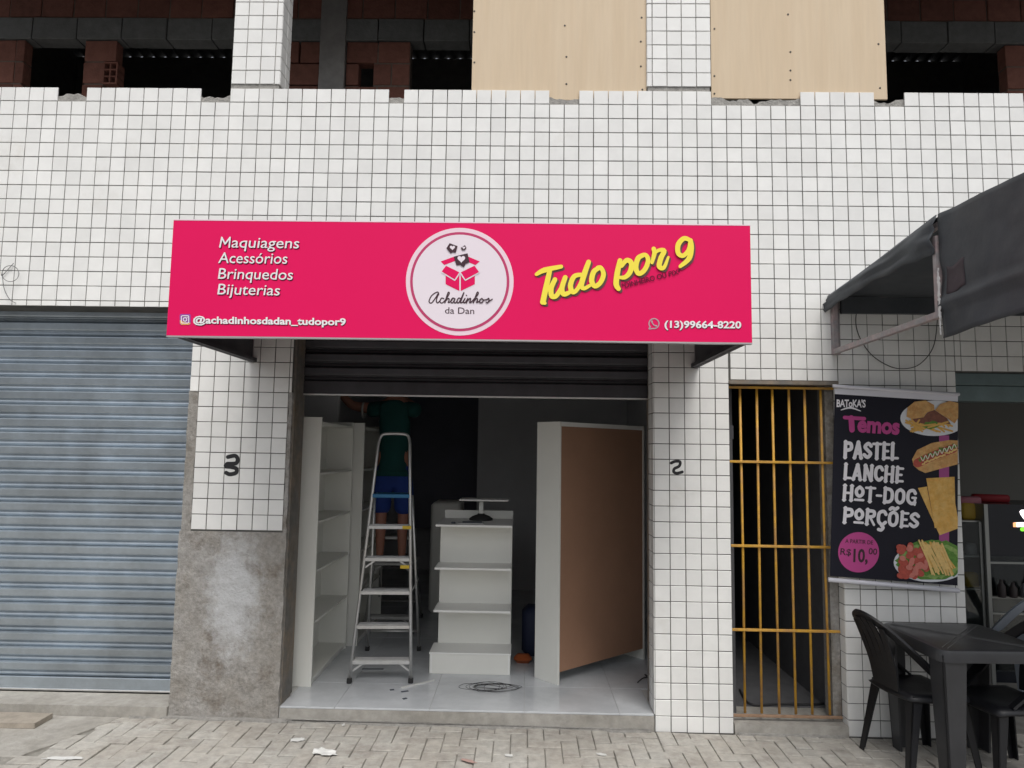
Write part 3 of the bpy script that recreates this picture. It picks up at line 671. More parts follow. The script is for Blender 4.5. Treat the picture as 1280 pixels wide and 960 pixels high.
pr.poly('logo_heart', 'print_pale', [Zl(heart(519, 298, 33)), Zl(heart(444, 203, 22)), Zl(heart(540, 204, 12))], .0070)
script = [[(328, 600), (318, 576), (270, 605), (246, 655), (268, 668), (305, 620), (328, 582), (308, 645), (318, 668), (338, 650)], [(370, 632), (352, 628), (338, 655), (354, 669), (380, 648), (416, 592), (410, 578), (398, 605), (380, 668)], [(383, 655), (408, 630), (416, 642), (409, 665), (430, 655), (448, 630), (462, 632)],
          [(462, 632), (445, 628), (430, 655), (443, 668), (460, 645), (466, 630), (458, 660), (470, 668), (484, 652)], [(513, 632), (496, 628), (482, 655), (495, 668), (513, 640), (542, 578), (520, 640), (512, 664), (528, 664), (540, 645)], [(550, 630), (537, 660), (548, 667), (562, 650), (574, 630)], [(561, 604), (563, 606)],
          [(574, 632), (562, 668)], [(566, 655), (592, 630), (597, 642), (589, 665), (606, 658), (640, 620), (662, 590), (655, 577), (642, 605), (620, 668)], [(624, 655), (648, 630), (656, 642), (648, 665), (668, 655)], [(692, 632), (675, 645), (677, 667), (694, 664), (704, 645), (692, 631)], [(704, 645), (735, 640), (750, 630), (752, 650), (740, 668), (728, 662)], [(752, 655), (780, 638)]]
pr.strokes('logo_lettering', 'print_ink', [(Zl(p), 1.5) for p in script], .0034)
pr.text('logo_lettering', 'print_ink', 'da Dan', (556.3, 392), (592.8, 392.7), 7.9, .0034, bold=.004)

# ================================================================== NUMBERS PAINTED ON THE PILLARS, STRAY WIRES
pp = Print(0., wall)
n1 = pp.strokes('painted_number', 'black_paint', [([(0+912/3.2, 360+676/3.2), (940/3.2, 360+671/3.2), (951/3.2, 360+684/3.2), (944/3.2, 360+701/3.2), (912/3.2, 360+703/3.2)], 5.0), ([(910/3.2, 360+703/3.2), (903/3.2, 360+713/3.2), (925/3.2, 360+716/3.2), (946/3.2, 360+723/3.2), (944/3.2, 360+739/3.2), (920/3.2, 360+745/3.2), (905/3.2, 360+739/3.2)], 5.0)], .0016)
n2 = pp.strokes('painted_number', 'black_paint', [([(800+x/5.647, 430+y/5.647) for x, y in ((220, 840), (250, 828), (282, 832), (276, 862), (243, 880), (238, 903), (262, 912), (298, 903))], 3.6)], .0016)
def wire(name, label, pts, r, material='wire', n=6, cat='wire', closed=False):
    o = MB().tube(smooth_path(pts, 5, closed), r, 6, closed=closed).build(name, material, None, True); return tag(o, label, cat)
lp = [onY(13+10.5*math.cos(t), 342+10*math.sin(t), -.012-.0016*k) for k, t in enumerate([2.9+q*.42 for q in range(17)])]
wire('wire_coil', 'small coil of grey wire hanging on the tiles over the left shutter', [onY(17, 329, -.01)]+[Vector(p) for p in lp]+[onY(5, 360, -.03), onY(12, 374, -.02), onY(20, 379, -.004)], .0022, 'wire_grey')
lp = [(1096, 362), (1078, 372), (1070, 395), (1073, 418), (1088, 442), (1110, 457), (1130, 461), (1150, 455), (1166, 435), (1171, 408), (1170, 392), (1158, 383), (1140, 375), (1120, 364), (1104, 361)]
wire('cable_loop', 'thin black cable looped on the tiles under the awning', [onY(x, y, -.012-.001*k) for k, (x, y) in enumerate(lp)], .0028)
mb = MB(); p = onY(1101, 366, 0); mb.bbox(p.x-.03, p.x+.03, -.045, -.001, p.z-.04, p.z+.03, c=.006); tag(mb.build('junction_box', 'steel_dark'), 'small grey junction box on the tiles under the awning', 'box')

# ================================================================== PLYWOOD BOARDS
def plyboard(label, x0, x1, z0, z1, screws, y=.03):
    t = thing('plywood_board', label, 'board', (x0, y, z0), 0, 'plywood boards closing the upper openings')
    xm = (x1-x0)*.5
    mb = MB(); mb.bbox(0, x1-x0, 0, .015, 0, z1-z0, c=.0015); mb.build('panel', 'ply', t)
    for px, py in screws:
        p = onY(px, py, y); m_ = MB(); m_.lathe([(.007, 0), (.007, .002), (.004, .003)], (0, 0, 0), 8); o = m_.build('screw', 'screw', t); o.location = (p.x-x0, -.0, p.z-z0); o.rotation_euler = (R(90), 0, 0)
plyboard('plywood board left of the narrow tiled column', 3.262, CB[0]+.002, 4.133, 6.3, [(706, 32), (708, 71), (708, 105), (802, 22), (801, 52), (801, 83), (803, 112), (593, 14), (593, 40), (593, 78)], .022)
plyboard('plywood board right of the narrow tiled column', CB[1]+.006, 6.10, 4.152, 6.3, [(893, 36), (893, 95), (893, 117), (985, 18), (988, 65), (988, 88), (988, 100), (1098, 55), (1100, 110)], .022)

# ================================================================== GATE
gt = thing('barred_gate', 'yellow barred metal gate between the white tiled pillars', 'gate', (0, .06, 0))
for z in (1.684, 1.143, .615, .088, 2.172):
    mb = MB(); mb.bbox(4.992, 5.688 if z < 2 else 5.69, -.014, .002, z-.008, z+.008, c=.002); mb.build('cross_bar', 'gate_rust' if z < .2 else 'gate_yellow', gt)
for x in [5.085+k*.1055 for k in range(6)]:
    mb = MB(); mb.tube([(x+random.gauss(0, .002), .010, .098), (x, .010, 1.1), (x+random.gauss(0, .002), .010, 2.178)], .0085, 8); mb.build('bar', 'gate_yellow', gt, True)
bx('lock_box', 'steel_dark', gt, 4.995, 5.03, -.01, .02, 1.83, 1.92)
MBt = MB(); c = [onZ(x, y, .07) for x, y in ((925, 862), (938, 880), (975, 880), (1025, 880), (1040, 874))]
tag(MBt.tube(smooth_path(c, 6), .008, 6).build('hose', 'wire', None, True), 'black hose lying on the floor behind the barred gate', 'hose')

# ================================================================== BANNER
BY = -.05
bn = thing('menu_banner', 'black snack menu banner with white rods hanging on the tiled pillar', 'banner')
Q = lambda px, py, y=BY: onY(px, py, y)
def quad_slab(name, material, parent, pxs, y0, th):
    a = [onY(px, py, y0) for px, py in pxs]; vs = [(p.x, y0, p.z) for p in a]+[(p.x, y0+th, p.z) for p in a]
    return MB().add(vs, [(0, 1, 2, 3), (7, 6, 5, 4), (0, 4, 5, 1), (1, 5, 6, 2), (2, 6, 7, 3), (3, 7, 4, 0)]).build(name, material, parent)
quad_slab('sheet', 'banner_black', bn, [(1043.5, 490), (1197.5, 500), (1197, 732), (1037.5, 720)], BY, .0015)
quad_slab('heading_strip', 'banner_rod', bn, [(1043, 485.5), (1197.5, 494), (1197.5, 502), (1043.5, 492.5)], BY-.0022, .002)
quad_slab('footer_strip', 'banner_rod', bn, [(1037.5, 722), (1197, 735), (1197, 738), (1037, 727)], BY-.0022, .002)
for (a0, a1), r_ in ((((1041, 482.5), (1199, 493.0)), .011), (((1035.5, 724.5), (1198.5, 738.5)), .014)):
    MB().tube([onY(*a0, BY-.010), onY(*a1, BY-.010)], r_, 12).build('rod', 'banner_rod', bn, True)
bp = Print(BY, bn)
Zb = lambda pts: [(min(1030+x/3.2, 1197.0), 460+y/3.2) for x, y in pts]
ZB1 = lambda x, y: (1030+x/3.2, 460+y/3.2)
bp.poly('band', 'banner_plum', [Zb([(460, 268), (500, 270), (500, 700), (460, 697)])], .0010)
# lettering of the menu: heavy slab letters drawn as strokes in a unit box
GL = {'P': (.62, [[(.14, 0), (.14, 1)], [(.14, .9), (.5, .88), (.52, .55), (.14, .45)]], [(0, .05, .28)]), 'A': (.66, [[(.1, 0), (.34, 1)], [(.34, 1), (.56, 0)], [(.2, .28), (.48, .28)]], []), 'S': (.56, [[(.5, .78), (.3, .93), (.08, .72), (.28, .5), (.48, .3), (.28, .07), (.04, .22)]], []),
      'T': (.58, [[(.29, 0), (.29, .95)], [(.02, .92), (.56, .92)]], []), 'E': (.52, [[(.13, 0), (.13, 1)], [(.13, .92), (.48, .92)], [(.13, .5), (.4, .5)], [(.13, .08), (.5, .08)]], []), 'L': (.5, [[(.13, 0), (.13, 1)], [(.13, .08), (.5, .08)]], []),
      'N': (.66, [[(.12, 0), (.12, 1)], [(.12, .95), (.52, .05)], [(.54, 0), (.54, 1)]], []), 'C': (.58, [[(.52, .75), (.38, .94), (.12, .8), (.1, .3), (.32, .06), (.52, .22)]], []), 'H': (.66, [[(.12, 0), (.12, 1)], [(.12, .5), (.54, .5)], [(.54, 0), (.54, 1)]], []),
      'O': (.64, [[(.32, .94), (.12, .75), (.12, .25), (.32, .06), (.52, .25), (.52, .75), (.32, .94)]], []), 'o': (.58, [[(.29, .94), (.11, .75), (.12, .48), (.29, .33), (.47, .48), (.47, .75), (.29, .94)], [(.04, .08), (.54, .08)]], []), 'D': (.64, [[(.12, 0), (.12, 1)], [(.12, .93), (.4, .9), (.54, .7), (.54, .3), (.4, .1), (.12, .07)]], []),
      'G': (.62, [[(.52, .75), (.38, .94), (.12, .8), (.1, .3), (.32, .06), (.52, .15)], [(.52, 0), (.52, .45)], [(.36, .45), (.56, .45)]], []), 'R': (.64, [[(.13, 0), (.13, 1)], [(.13, .9), (.5, .88), (.5, .58), (.13, .48)], [(.3, .48), (.56, 0)]], []), '-': (.34, [[(.04, .45), (.3, .45)]], []),
      '\u00c7': (.58, [[(.52, .75), (.38, .94), (.12, .8), (.1, .3), (.32, .06), (.52, .22)], [(.3, .0), (.4, -.14), (.3, -.3), (.14, -.28)]], []), '\u00d5': (.64, [[(.32, .94), (.12, .75), (.12, .25), (.32, .06), (.52, .25), (.52, .75), (.32, .94)], [(.1, 1.12), (.22, 1.22), (.4, 1.14), (.54, 1.24)]], [])}
def menu_line(word, o, e_, cap, material='banner_white', wt=.225):
    tot = sum(GL[c][0] for c in word)+.07*(len(word)-1); o = Vector(o); ux = (Vector(e_)-o)/tot; uy = Vector((ux.y, -ux.x)).normalized()*cap; x = 0; lines = []
    for c in word:
        for st in GL[c][1]:
            lines.append(([tuple(o+ux*(x+a)+uy*b) for a, b in st], cap*wt if len(st) > 2 or abs(st[0][1]-st[1][1]) > .5 else cap*wt*.72))
            if len(st) == 2 and abs(st[0][1]-st[1][1]) > .8:      # slab feet
                for a, b in st:
                    lines.append(([tuple(o+ux*(x+a-.10)+uy*(b*.96+.02)), tuple(o+ux*(x+a+.10)+uy*(b*.96+.02))], cap*.09))
        x += GL[c][0]+.07
    bp.strokes('lettering', material, lines, .0012)
menu_line('PASTEL', ZB1(76, 358), ZB1(292, 366), 20)
menu_line('LANCHE', ZB1(76, 443), ZB1(312, 458), 18.8)
menu_line('HoT-DOG', ZB1(72, 528), ZB1(367, 547), 18.8)
menu_line('PoR\u00c7\u00d5ES', ZB1(72, 618), ZB1(376, 640), 18.8)
bp.text('lettering', 'banner_mag', 'emos', ZB1(132, 253), ZB1(301, 264), 20, .0012, bold=.045, space=1.0)
bp.strokes('lettering', 'banner_mag', [([ZB1(82, 198), ZB1(160, 203)], 4.6), ([ZB1(108, 200), ZB1(111, 247)], 7)], .0030)
bp.text('lettering', 'banner_white', "BAToKA'S", ZB1(50, 155), ZB1(166, 157), 9.2, .0012, bold=.03, space=.95)
bp.strokes('lettering', 'banner_white', [([ZB1(68, 168), ZB1(105, 159), ZB1(146, 172)], [1, 2.4, 1])], .0012)
bp.poly('price_disc', 'banner_mag', [ell(*ZB1(138, 737), 25.6, 25.2, 44)], .0012)
bp.text('lettering', 'print_ink', 'A PARTIR DE', ZB1(84, 699), ZB1(195, 706), 5, .0022, bold=.012)
bp.text('lettering', 'print_ink', 'R$', ZB1(64, 746), ZB1(107, 750), 8, .0022, bold=.01)
bp.text('lettering', 'print_ink', '10,', ZB1(116, 774), ZB1(174, 776), 16, .0022, bold=.03)
bp.text('lettering', 'print_ink', '00', ZB1(177, 744), ZB1(211, 747), 7.6, .0022, bold=.012)
# food pictures
rnd = random.Random(5)
bp.poly('plate_print', 'plate', [Zb(ell(440, 201, 135, 71))], .0012)
bp.strokes('fries_print', 'fries', [(Zb([(325+rnd.random()*170, 205+rnd.random()*20), (345+rnd.random()*170, 232+rnd.random()*24)]), 2.2) for k in range(26)], .0020)
bp.poly('bread_print', 'bun', [Zb(p) for p in ([(328, 195), (332, 158), (360, 135), (405, 130), (438, 148), (440, 168), (410, 178), (395, 200), (350, 205)], [(442, 168), (462, 145), (500, 132), (535, 140), (538, 200), (520, 222), (490, 200), (465, 185)])], .0060)
bp.poly('filling_print', 'meat', [Zb(p) for p in ([(350, 204), (396, 198), (412, 178), (440, 168), (466, 186), (490, 202), (505, 225), (455, 218), (430, 240), (395, 232), (372, 226)],)], .0068)
bp.poly('salad_print', 'lettuce', [Zb([(400+rnd.uniform(-6, 6)+34*math.cos(t)+25, 228+14*math.sin(t)*rnd.uniform(.7, 1.3)) for t in [k*.33 for k in range(19)]])], .0074)
bp.poly('bun_print', 'bun', [Zb([(352, 365), (372, 328), (430, 300), (500, 288), (535, 290), (540, 385), (470, 402), (405, 420), (378, 408), (358, 390)])], .0012)
bp.strokes('sausage_print', 'sausage', [(Zb([(374, 380), (440, 350), (516, 322)]), 11)], .0020)
bp.strokes('topping_print', 'lettuce', [(Zb([(380+k*9, 362-k*3.6+rnd.uniform(-9, 9)), (384+k*9, 366-k*3.6+rnd.uniform(-9, 9))]), 2.2) for k in range(17)], .0030)
bp.strokes('topping_print', 'fries_b', [(Zb([(392+k*9, 380-k*3.6+rnd.uniform(-5, 5)), (400+k*9, 378-k*3.6+rnd.uniform(-5, 5))]), 2) for k in range(15)], .0054)
bp.strokes('sauce_print', 'mayo', [(Zb([(384+k*9.5, 366-k*3.7+(9 if k % 2 else -9)) for k in range(16)]), 1.2)], .0078)
bp.poly('pastry_print', 'pastel', [Zb([(375, 480), (412, 474), (452, 600), (536, 628), (536, 642), (462, 669)])], .0014)
bp.strokes('pastry_edge', 'meat', [(Zb([(413, 480), (444, 640)]), .8)], .0020)
bp.poly('pastry_print', 'pastel', [Zb([(408, 441), (521, 435), (524, 540), (536, 600), (536, 628), (442, 640)])], .0026)
bp.poly('plate_print', 'plate', [Zb(ell(428, 778, 150, 78))], .0018)
for q in range(3):
    bp.poly('lettuce_print', ('lettuce', 'lettuce_b', 'lettuce')[q], [Zb([(430+(140-q*16)*math.cos(t)*rnd.uniform(.93, 1.06), min(770+(84-q*12)*math.sin(t)*rnd.uniform(.9, 1.08), 846+0*t)) for t in [2*math.pi*k/60 for k in range(60)]])], .0024+q*.0006)
stuff(bp.poly('sausage_print', 'sausage', [Zb(ell(300+rnd.random()*115, 712+rnd.random()*120, 17, 13, 14, 0, rnd.random()*3)) for k in range(34)], .0044))
stuff(bp.poly('sausage_print', 'sausage_pale', [Zb(ell(310+rnd.random()*100, 715+rnd.random()*115, 14, 10, 14, 0, rnd.random()*3)) for k in range(16)], .0090))
fr = [(Zb([(378+u*90+rnd.uniform(-8, 8), 696+u*12+rnd.uniform(-8, 10)), (425+u*95+rnd.uniform(-14, 14), 800+rnd.uniform(-30, 28))]), 2.1) for u in [rnd.random() for k in range(44)]]
bp.strokes('fries_print', 'fries', fr[:22], .0048); bp.strokes('fries_print', 'fries_b', fr[22:], .0078)

# ================================================================== AWNING
aw = thing('canvas_awning', 'dark grey canvas awning on a steel frame over the snack bar', 'awning')
AX0, AX1 = 5.66, 9.6
rf = [(0, 2.775), (-.3, 2.80), (-.65, 2.835), (-1.0, 2.875), (-1.22, 2.90), (-1.5, 2.882), (-1.85, 2.862), (-2.1, 2.80)]
def sheet(name, material, fn, nu, nv, th, parent):
    vs = [fn(u/nu, v/nv) for v in range(nv+1) for u in range(nu+1)]; mb = MB()
    mb.add(vs, [(v*(nu+1)+u, v*(nu+1)+u+1, (v+1)*(nu+1)+u+1, (v+1)*(nu+1)+u) for v in range(nv) for u in range(nu)])
    o = mb.build(name, material, parent, True); md = o.modifiers.new('t', 'SOLIDIFY'); md.thickness = th; md.offset = 0; return o
def interp(tab, t):
    f = t*(len(tab)-1); i = min(int(f), len(tab)-2); k = f-i; return [a_+(b_-a_)*k for a_, b_ in zip(tab[i], tab[i+1])]
def roof_fn(u, v):
    y, z = interp(rf, v); x = AX0+(AX1-AX0)*u; z += -.02*math.sin(u*math.pi*4)**2*(1 if .05 < v < .95 else .3)+.006*noise.noise(Vector((x*4, y*5, 1))); return (x, y-.002, z)
sheet('roof_canvas', 'canvas', roof_fn, 60, 28, .004, aw)
def flap1(u, v):     # rolled-up side flap by the wall
    y = -.005-1.225*u; yy, zr = interp(rf, min(1, u*4/7)); zb = 2.665+.03*math.sin(u*3)+.035*u+.010*noise.noise(Vector((u*9, 0, 4))); z = zr+.006+(zb-zr)*v
    return (AX0-.012-.035*math.sin(v*math.pi)*(.5+.9*noise.noise(Vector((u*3+v*2.5, v*4-u*2, 2))))-.02*v, yy if u < 1 else y, z)
sheet('side_flap', 'canvas', flap1, 36, 8, .004, aw)
def flap2(u, v):
    y = -1.215-.85*u; f = (4.10+u*2.83)/7; yy, zr = interp(rf, min(1, f)); zb = 2.290+.025*u; z = zr+.006+(zb-zr)*v
    return (AX0-.014-.016*noise.noise(Vector((u*3, v*3-u*1.5, 7)))-.005*noise.noise(Vector((u*9+v*4, v*7, 3)))-(.018 if .68 < v < .76 else 0)-.01*u, yy, z)
sheet('side_flap', 'canvas', flap2, 30, 24, .004, aw)
def flap3(u, v): x = AX0+(AX1-AX0)*u; return (x, -2.105+.01*math.sin(x*9)*v, 2.80-.40*v)
sheet('front_valance', 'canvas', flap3, 60, 6, .004, aw)
def faded(u, v):
    x, y, z = flap2(.05+.17*u, .44+.22*v+.02*math.sin(u*5)); return (x-.0035, y, z)
sheet('faded_print', 'canvas_red', faded, 8, 8, .0008, aw)
def tube_sq(name, a, b, s_=.03, m_='awning_steel'): return MB().bar(a, b, s_, s_).build(name, m_, aw)
tube_sq('lower_bar', (AX0+.012, -.03, 2.405), (AX0-.012, -1.236, 2.415)); MB().bbox(AX0, AX0+.06, -.006, -.001, 2.39, 2.74, c=.002).build('wall_plate', 'awning_steel', aw)
tube_sq('wall_post', (AX0+.018, -.022, 2.39), (AX0+.018, -.022, 2.76)); tube_sq('outer_post', (AX0-.012, -1.222, 2.40), (AX0-.012, -1.222, 2.80), .028)
tube_sq('upper_bar', (AX0+.018, -.04, 2.745), (AX0+.018, -1.2, 2.868), .025); tube_sq('upper_bar', (AX0+.018, -1.24, 2.87), (AX0+.018, -2.09, 2.775), .025)
tube_sq('cross_rail', (AX0+.04, -1.22, 2.855), (AX1, -1.22, 2.855), .028); MB().bbox(AX0+.062, AX1, -.03, -.002, 2.66, 2.775, c=.004).build('wall_strip', 'canvas', aw); tube_sq('cross_rail', (AX0+.04, -2.08, 2.76), (AX1, -2.08, 2.76), .028)
for x in (7.0, 8.3, 9.58): tube_sq('rafter', (x, -.05, 2.715), (x, -1.2, 2.84), .025); tube_sq('rafter', (x, -1.24, 2.84), (x, -2.06, 2.75), .025)
tp = MB(); rnd2 = random.Random(3); nn_ = 34
for k in range(nn_+1):
    z = 2.31+k*.0095; wd_ = (.006+.016*rnd2.random()) if 8 < k < 30 else .004+.004*rnd2.random(); yc = -1.258-.006*rnd2.random()
    tp.v += [(AX0-.036, yc-wd_/2, z), (AX0-.036, yc+wd_/2, z), (AX0-.033, yc+wd_/2, z), (AX0-.033, yc-wd_/2, z)]
tp.f += [(4*k+q, 4*k+(q+1) % 4, 4*k+4+(q+1) % 4, 4*k+4+q) for k in range(nn_) for q in range(4)]
tp.build('torn_tape', 'tape', aw)

# ================================================================== SNACK-BAR OPENING AND INTERIOR
rh = thing('shutter_housing', 'grey green roller shutter housing over the snack bar opening', 'shutter', (0, 0, 0))
mb = MB(); mb.bbox(P3R+.004, 8.6, .02, .19, 2.205, 2.284, c=.004); mb.build('head_profile', 'housing', rh)
mb = MB(); mb.bbox(P3R+.004, 8.6, .035, .16, 2.10, 2.2045, c=.006); mb.build('rolled_curtain', 'housing', rh)
BYc = 1.0
ck = thing('drinks_cooler', 'black drinks cooler with a lit logo panel in the snack bar', 'cooler', (0, 0, 0))
x0 = onY(1232, 640, BYc).x
bx('body', 'fridge_black', ck, x0, x0+1.0, BYc+.01, BYc+.6, .03, 1.375); bx('glass', 'pane_glass', ck, x0+.02, x0+.98, BYc-.004, BYc-.001, .12, .98)
for z in (onY(1250, 703, BYc).z, onY(1250, 746, BYc).z, .55, .3): bx('shelf_rail', 'frame_alu', ck, x0+.001, x0+.999, BYc-.02, BYc+.008, z-.008, z+.006)
bx('frame_post', 'frame_alu', ck, x0-.03, x0-.001, BYc-.03, BYc+.3, .03, 1.375)
lpz = Print(BYc+.009, ck)
Zc = lambda pts: [(1185+x/8.727, 590+y/8.727) for x, y in pts]
lpz.poly('lit_logo', 'logo_white', [Zc([(778, 430), (800, 412), (840, 412), (840, 530), (815, 500), (790, 465)]), Zc([(725, 550), (850, 548), (850, 598), (725, 600)])], .002)
lpz.poly('lit_logo', 'logo_orange', [Zc([(706, 552), (745, 550), (745, 600), (708, 600)])], .004); lpz.poly('lit_logo', 'logo_green', [Zc([(788, 612), (805, 603), (850, 603), (850, 645), (800, 645), (786, 632)])], .002)
# goods behind the glass of the cooler
rg = random.Random(11)
for r_, zz in enumerate((onY(1250, 746, BYc).z+.006,)):
    x = x0+.06
    while x < x0+.6:
        hgt = rg.uniform(.10, .17); mt = rg.choice(['goods_grey', 'goods_dark', 'goods_grey', 'goods_dark'])
        o = MB().lathe([(.026, 0), (.028, .01), (.028, hgt*.62), (.012, hgt*.82), (.012, hgt)], (x, BYc-.05-rg.random()*.0, zz), 12).build('bottle', mt, None, True); x += rg.uniform(.066, .09)
        tag(o, 'small drink bottle standing on the rail of the black cooler', 'bottle', 'bottles on the cooler rail')
bs = thing('glass_cabinet', 'narrow glass snack cabinet beside the black cooler', 'cabinet')
xa, xb = onY(1195, 700, BYc).x, x0-.035
for z in (onY(1215, 652, BYc).z, onY(1215, 696, BYc).z, onY(1215, 737, BYc).z, .4): bx('shelf', 'frame_alu', bs, xa, xb, BYc+.02, BYc+.30, z-.006, z+.006)
bx('back_panel', 'bar_wall', bs, xa, xb, BYc+.301, BYc+.31, .03, onY(1215, 652, BYc).z); bx('glass', 'pane_glass', bs, xa, xb, BYc+.006, BYc+.010, .1, onY(1215, 652, BYc).z-.01)
bx('post', 'frame_alu', bs, xb-.02, xb-.001, BYc+.0, BYc+.018, .03, onY(1215, 652, BYc).z)
def goods(px, py, w_, h_, material, label, y=BYc+.12, name='snack_pack', cat='snack'):
    p = onY(px, py, y); mb = MB(); mb.bbox(-w_/2, w_/2, -.04, .04, 0, h_, c=min(w_, h_)*.2); o = mb.build(name, material); autosmooth(o, 60); o.location = p; o.rotation_euler = (0, 0, rg.uniform(-.4, .4)); return tag(o, label, cat)
goods(1213, 650.5, .14, .15, 'goods_yellow', 'yellow snack packet on top of the narrow glass cabinet'); goods(1216, 695, .10, .10, 'goods_white', 'pale packet on the upper shelf of the glass cabinet'); goods(1215, 736, .11, .13, 'goods_yellow', 'yellow brown packet on the middle shelf of the glass cabinet')
goods(1212, 630, .15, .06, 'goods_pink', 'pink box stacked above the yellow snack packet', BYc+.13, 'box', 'box')
o = goods(1238, 629, .26, .06, 'goods_red', 'red cloth bundle lying on top of the black cooler', BYc+.3, 'cloth_bundle', 'cloth'); o.location.z = 1.376
goods(1206, 606, .08, .16, 'goods_pink', 'small pink picture on the snack bar wall above the cabinet', BYc+.28, 'picture', 'picture').location.y = 2.55

# ================================================================== PLASTIC CHAIRS AND TABLE
def chair(label, loc, rz, material, group='plastic chairs'):
    t = thing('plastic_chair', label, 'chair', loc, rz, group)
    # seat: dished slab with rounded skirt
    n = 12; mb = MB(); vs = []
    for j in range(n+1):
        for i in range(n+1):
            u, v = -1+2*i/n, -1+2*j/n; r_ = max(abs(u), abs(v)); sq = 1-.10*(u*u*v*v)
            x, y = u*.205*sq+.0, v*(.215+.012*u)*sq; z = .432-.018*(1-u*u)*(1-v*v)-(.030*max(0, r_-.82)/.18)**1.0-(.012*max(0, u-.6)/.4)
            vs.append((x, y, z))
    mb.add(vs, [(j*(n+1)+i, j*(n+1)+i+1, (j+1)*(n+1)+i+1, (j+1)*(n+1)+i) for j in range(n) for i in range(n)])
    o = mb.build('seat', material, t, True); md = o.modifiers.new('t', 'SOLIDIFY'); md.thickness = .014; md.offset = -1
    for sx in (-1, 1):
        for sy in (-1, 1):
            mb = MB(); top = Vector((sx*.165, sy*.175, .42)); bot = Vector((sx*.215-(.02 if sx < 0 else 0), sy*.215, 0))
            for k in range(2):     # angled two-plate leg
                ax = Vector((0, 1, 0)) if k else Vector((1, 0, 0)); vs = []
                for q, (c, w_) in enumerate(((top, .062), (top*.5+bot*.5, .046), (bot, .034))):
                    s_ = -sx if k == 0 else -sy; d = ax*(w_*s_); n_ = (Vector((0, 1, 0)) if k == 0 else Vector((1, 0, 0)))*(-(sy if k == 0 else sx)*.008)
                    vs += [c, c+d, c+d+n_, c+n_]
                mb.add(vs, [(4*r_+i, 4*r_+(i+1) % 4, 4*r_+4+(i+1) % 4, 4*r_+4+i) for r_ in range(2) for i in range(4)]+[(3, 2, 1, 0), (8, 9, 10, 11)])
            mb.build('leg', material, t)
    arch = [(.10, .205, .425), (-.03, .222, .54), (-.17, .215, .67), (-.275, .165, .775), (-.335, .08, .835), (-.35, 0, .85)]
    arch = arch+[(x, -y, z) for x, y, z in arch[-2::-1]]; path = smooth_path(arch, 5); mb = MB(); vs = []; m = len(path)
    for i, p in enumerate(path):
        tt = (path[min(i+1, m-1)]-path[max(i-1, 0)]).normalized(); inward = (Vector((-.12, 0, .55))-p); inward -= tt*inward.dot(tt); inward.normalize(); nn = tt.cross(inward)
        w_ = .062 if 3 < i < m-4 else .05; vs += [p+nn*.007, p-nn*.007, p-nn*.007+inward*w_, p+nn*.007+inward*w_]
    mb.add(vs, [(4*i+k, 4*i+(k+1) % 4, 4*i+4+(k+1) % 4, 4*i+4+k) for i in range(m-1) for k in range(4)]+[(0, 1, 2, 3), (4*m-1, 4*m-2, 4*m-3, 4*m-4)])
    bk = mb.build('backrest', material, t); autosmooth(bk, 50)
    for y, top, xe in ((0, .835, -.328), (.055, .825, -.322), (-.055, .825, -.322), (.110, .795, -.295), (-.110, .795, -.295)):
        k = (top-.43)/.42; pts = smooth_path([(-.195, y*.75, .425), (-.215, y*.85, .55), (-.265, y*.95, .70), (xe, y, top-.02)], 4); mb = MB(); vs = []
        for p in pts: vs += [p+Vector((0, .0235, 0)), p-Vector((0, .0235, 0)), p-Vector((.008, .0235, 0)), p+Vector((-.008, .0235, 0))]
        m = len(pts); mb.add(vs, [(4*i+q, 4*i+(q+1) % 4, 4*i+4+(q+1) % 4, 4*i+4+q) for i in range(m-1) for q in range(4)]); mb.build('slat', material, bk)
    return t
chair('black plastic chair left of the table, its back to the gate', (5.955, -.335, gz(5.9)), R(9), 'black_plastic')
chair('black plastic chair at the right edge of the picture, facing the table', (6.335, -.485, gz(6.3)), R(186), 'black_plastic')
c3 = chair('pale blue grey plastic chair with an orange sticker, inside the snack bar', (7.22, .60, .03), R(95), 'chair_pale')
bx('sticker', 'sticker', c3, -.315, -.309, .06, .125, .64, .70)
tb = thing('plastic_table', 'square black plastic table in front of the tiled pillar', 'table', (6.185, -.385, gz(6.2)), R(2))
hw = .31; mb = MB(); out = rrect(0, 0, hw, hw, .06); n = len(out)
lev = [(1., .655), (1.0, .700), (.985, .716), (.965, .720)]
vs = [(x*s_, y*s_, z) for s_, z in lev for x, y in out]; fs = [(k*n+i, k*n+(i+1) % n, (k+1)*n+(i+1) % n, (k+1)*n+i) for k in range(3) for i in range(n)]+[tuple(3*n+i for i in range(n))]
o = mb.add(vs, fs).build('table_top', 'table_plastic', tb); autosmooth(o, 40)
vs = [(x*.97, y*.97, .69) for x, y in out]; MB().add(vs, [tuple(reversed(range(n)))]).build('underside', 'black_plastic', tb)
mb = MB()
for s_ in (-1, 1):
    for off in (-.013, .013):
        d = Vector((1, s_, 0)).normalized(); q = Vector((-d.y, d.x, 0)); mb.obox(q*off+Vector((0, 0, .7212)), d, q, Vector((0, 0, 1)), .37, .0016, .0012+.0002*s_)
mb.build('groove_lines', 'table_line', tb)
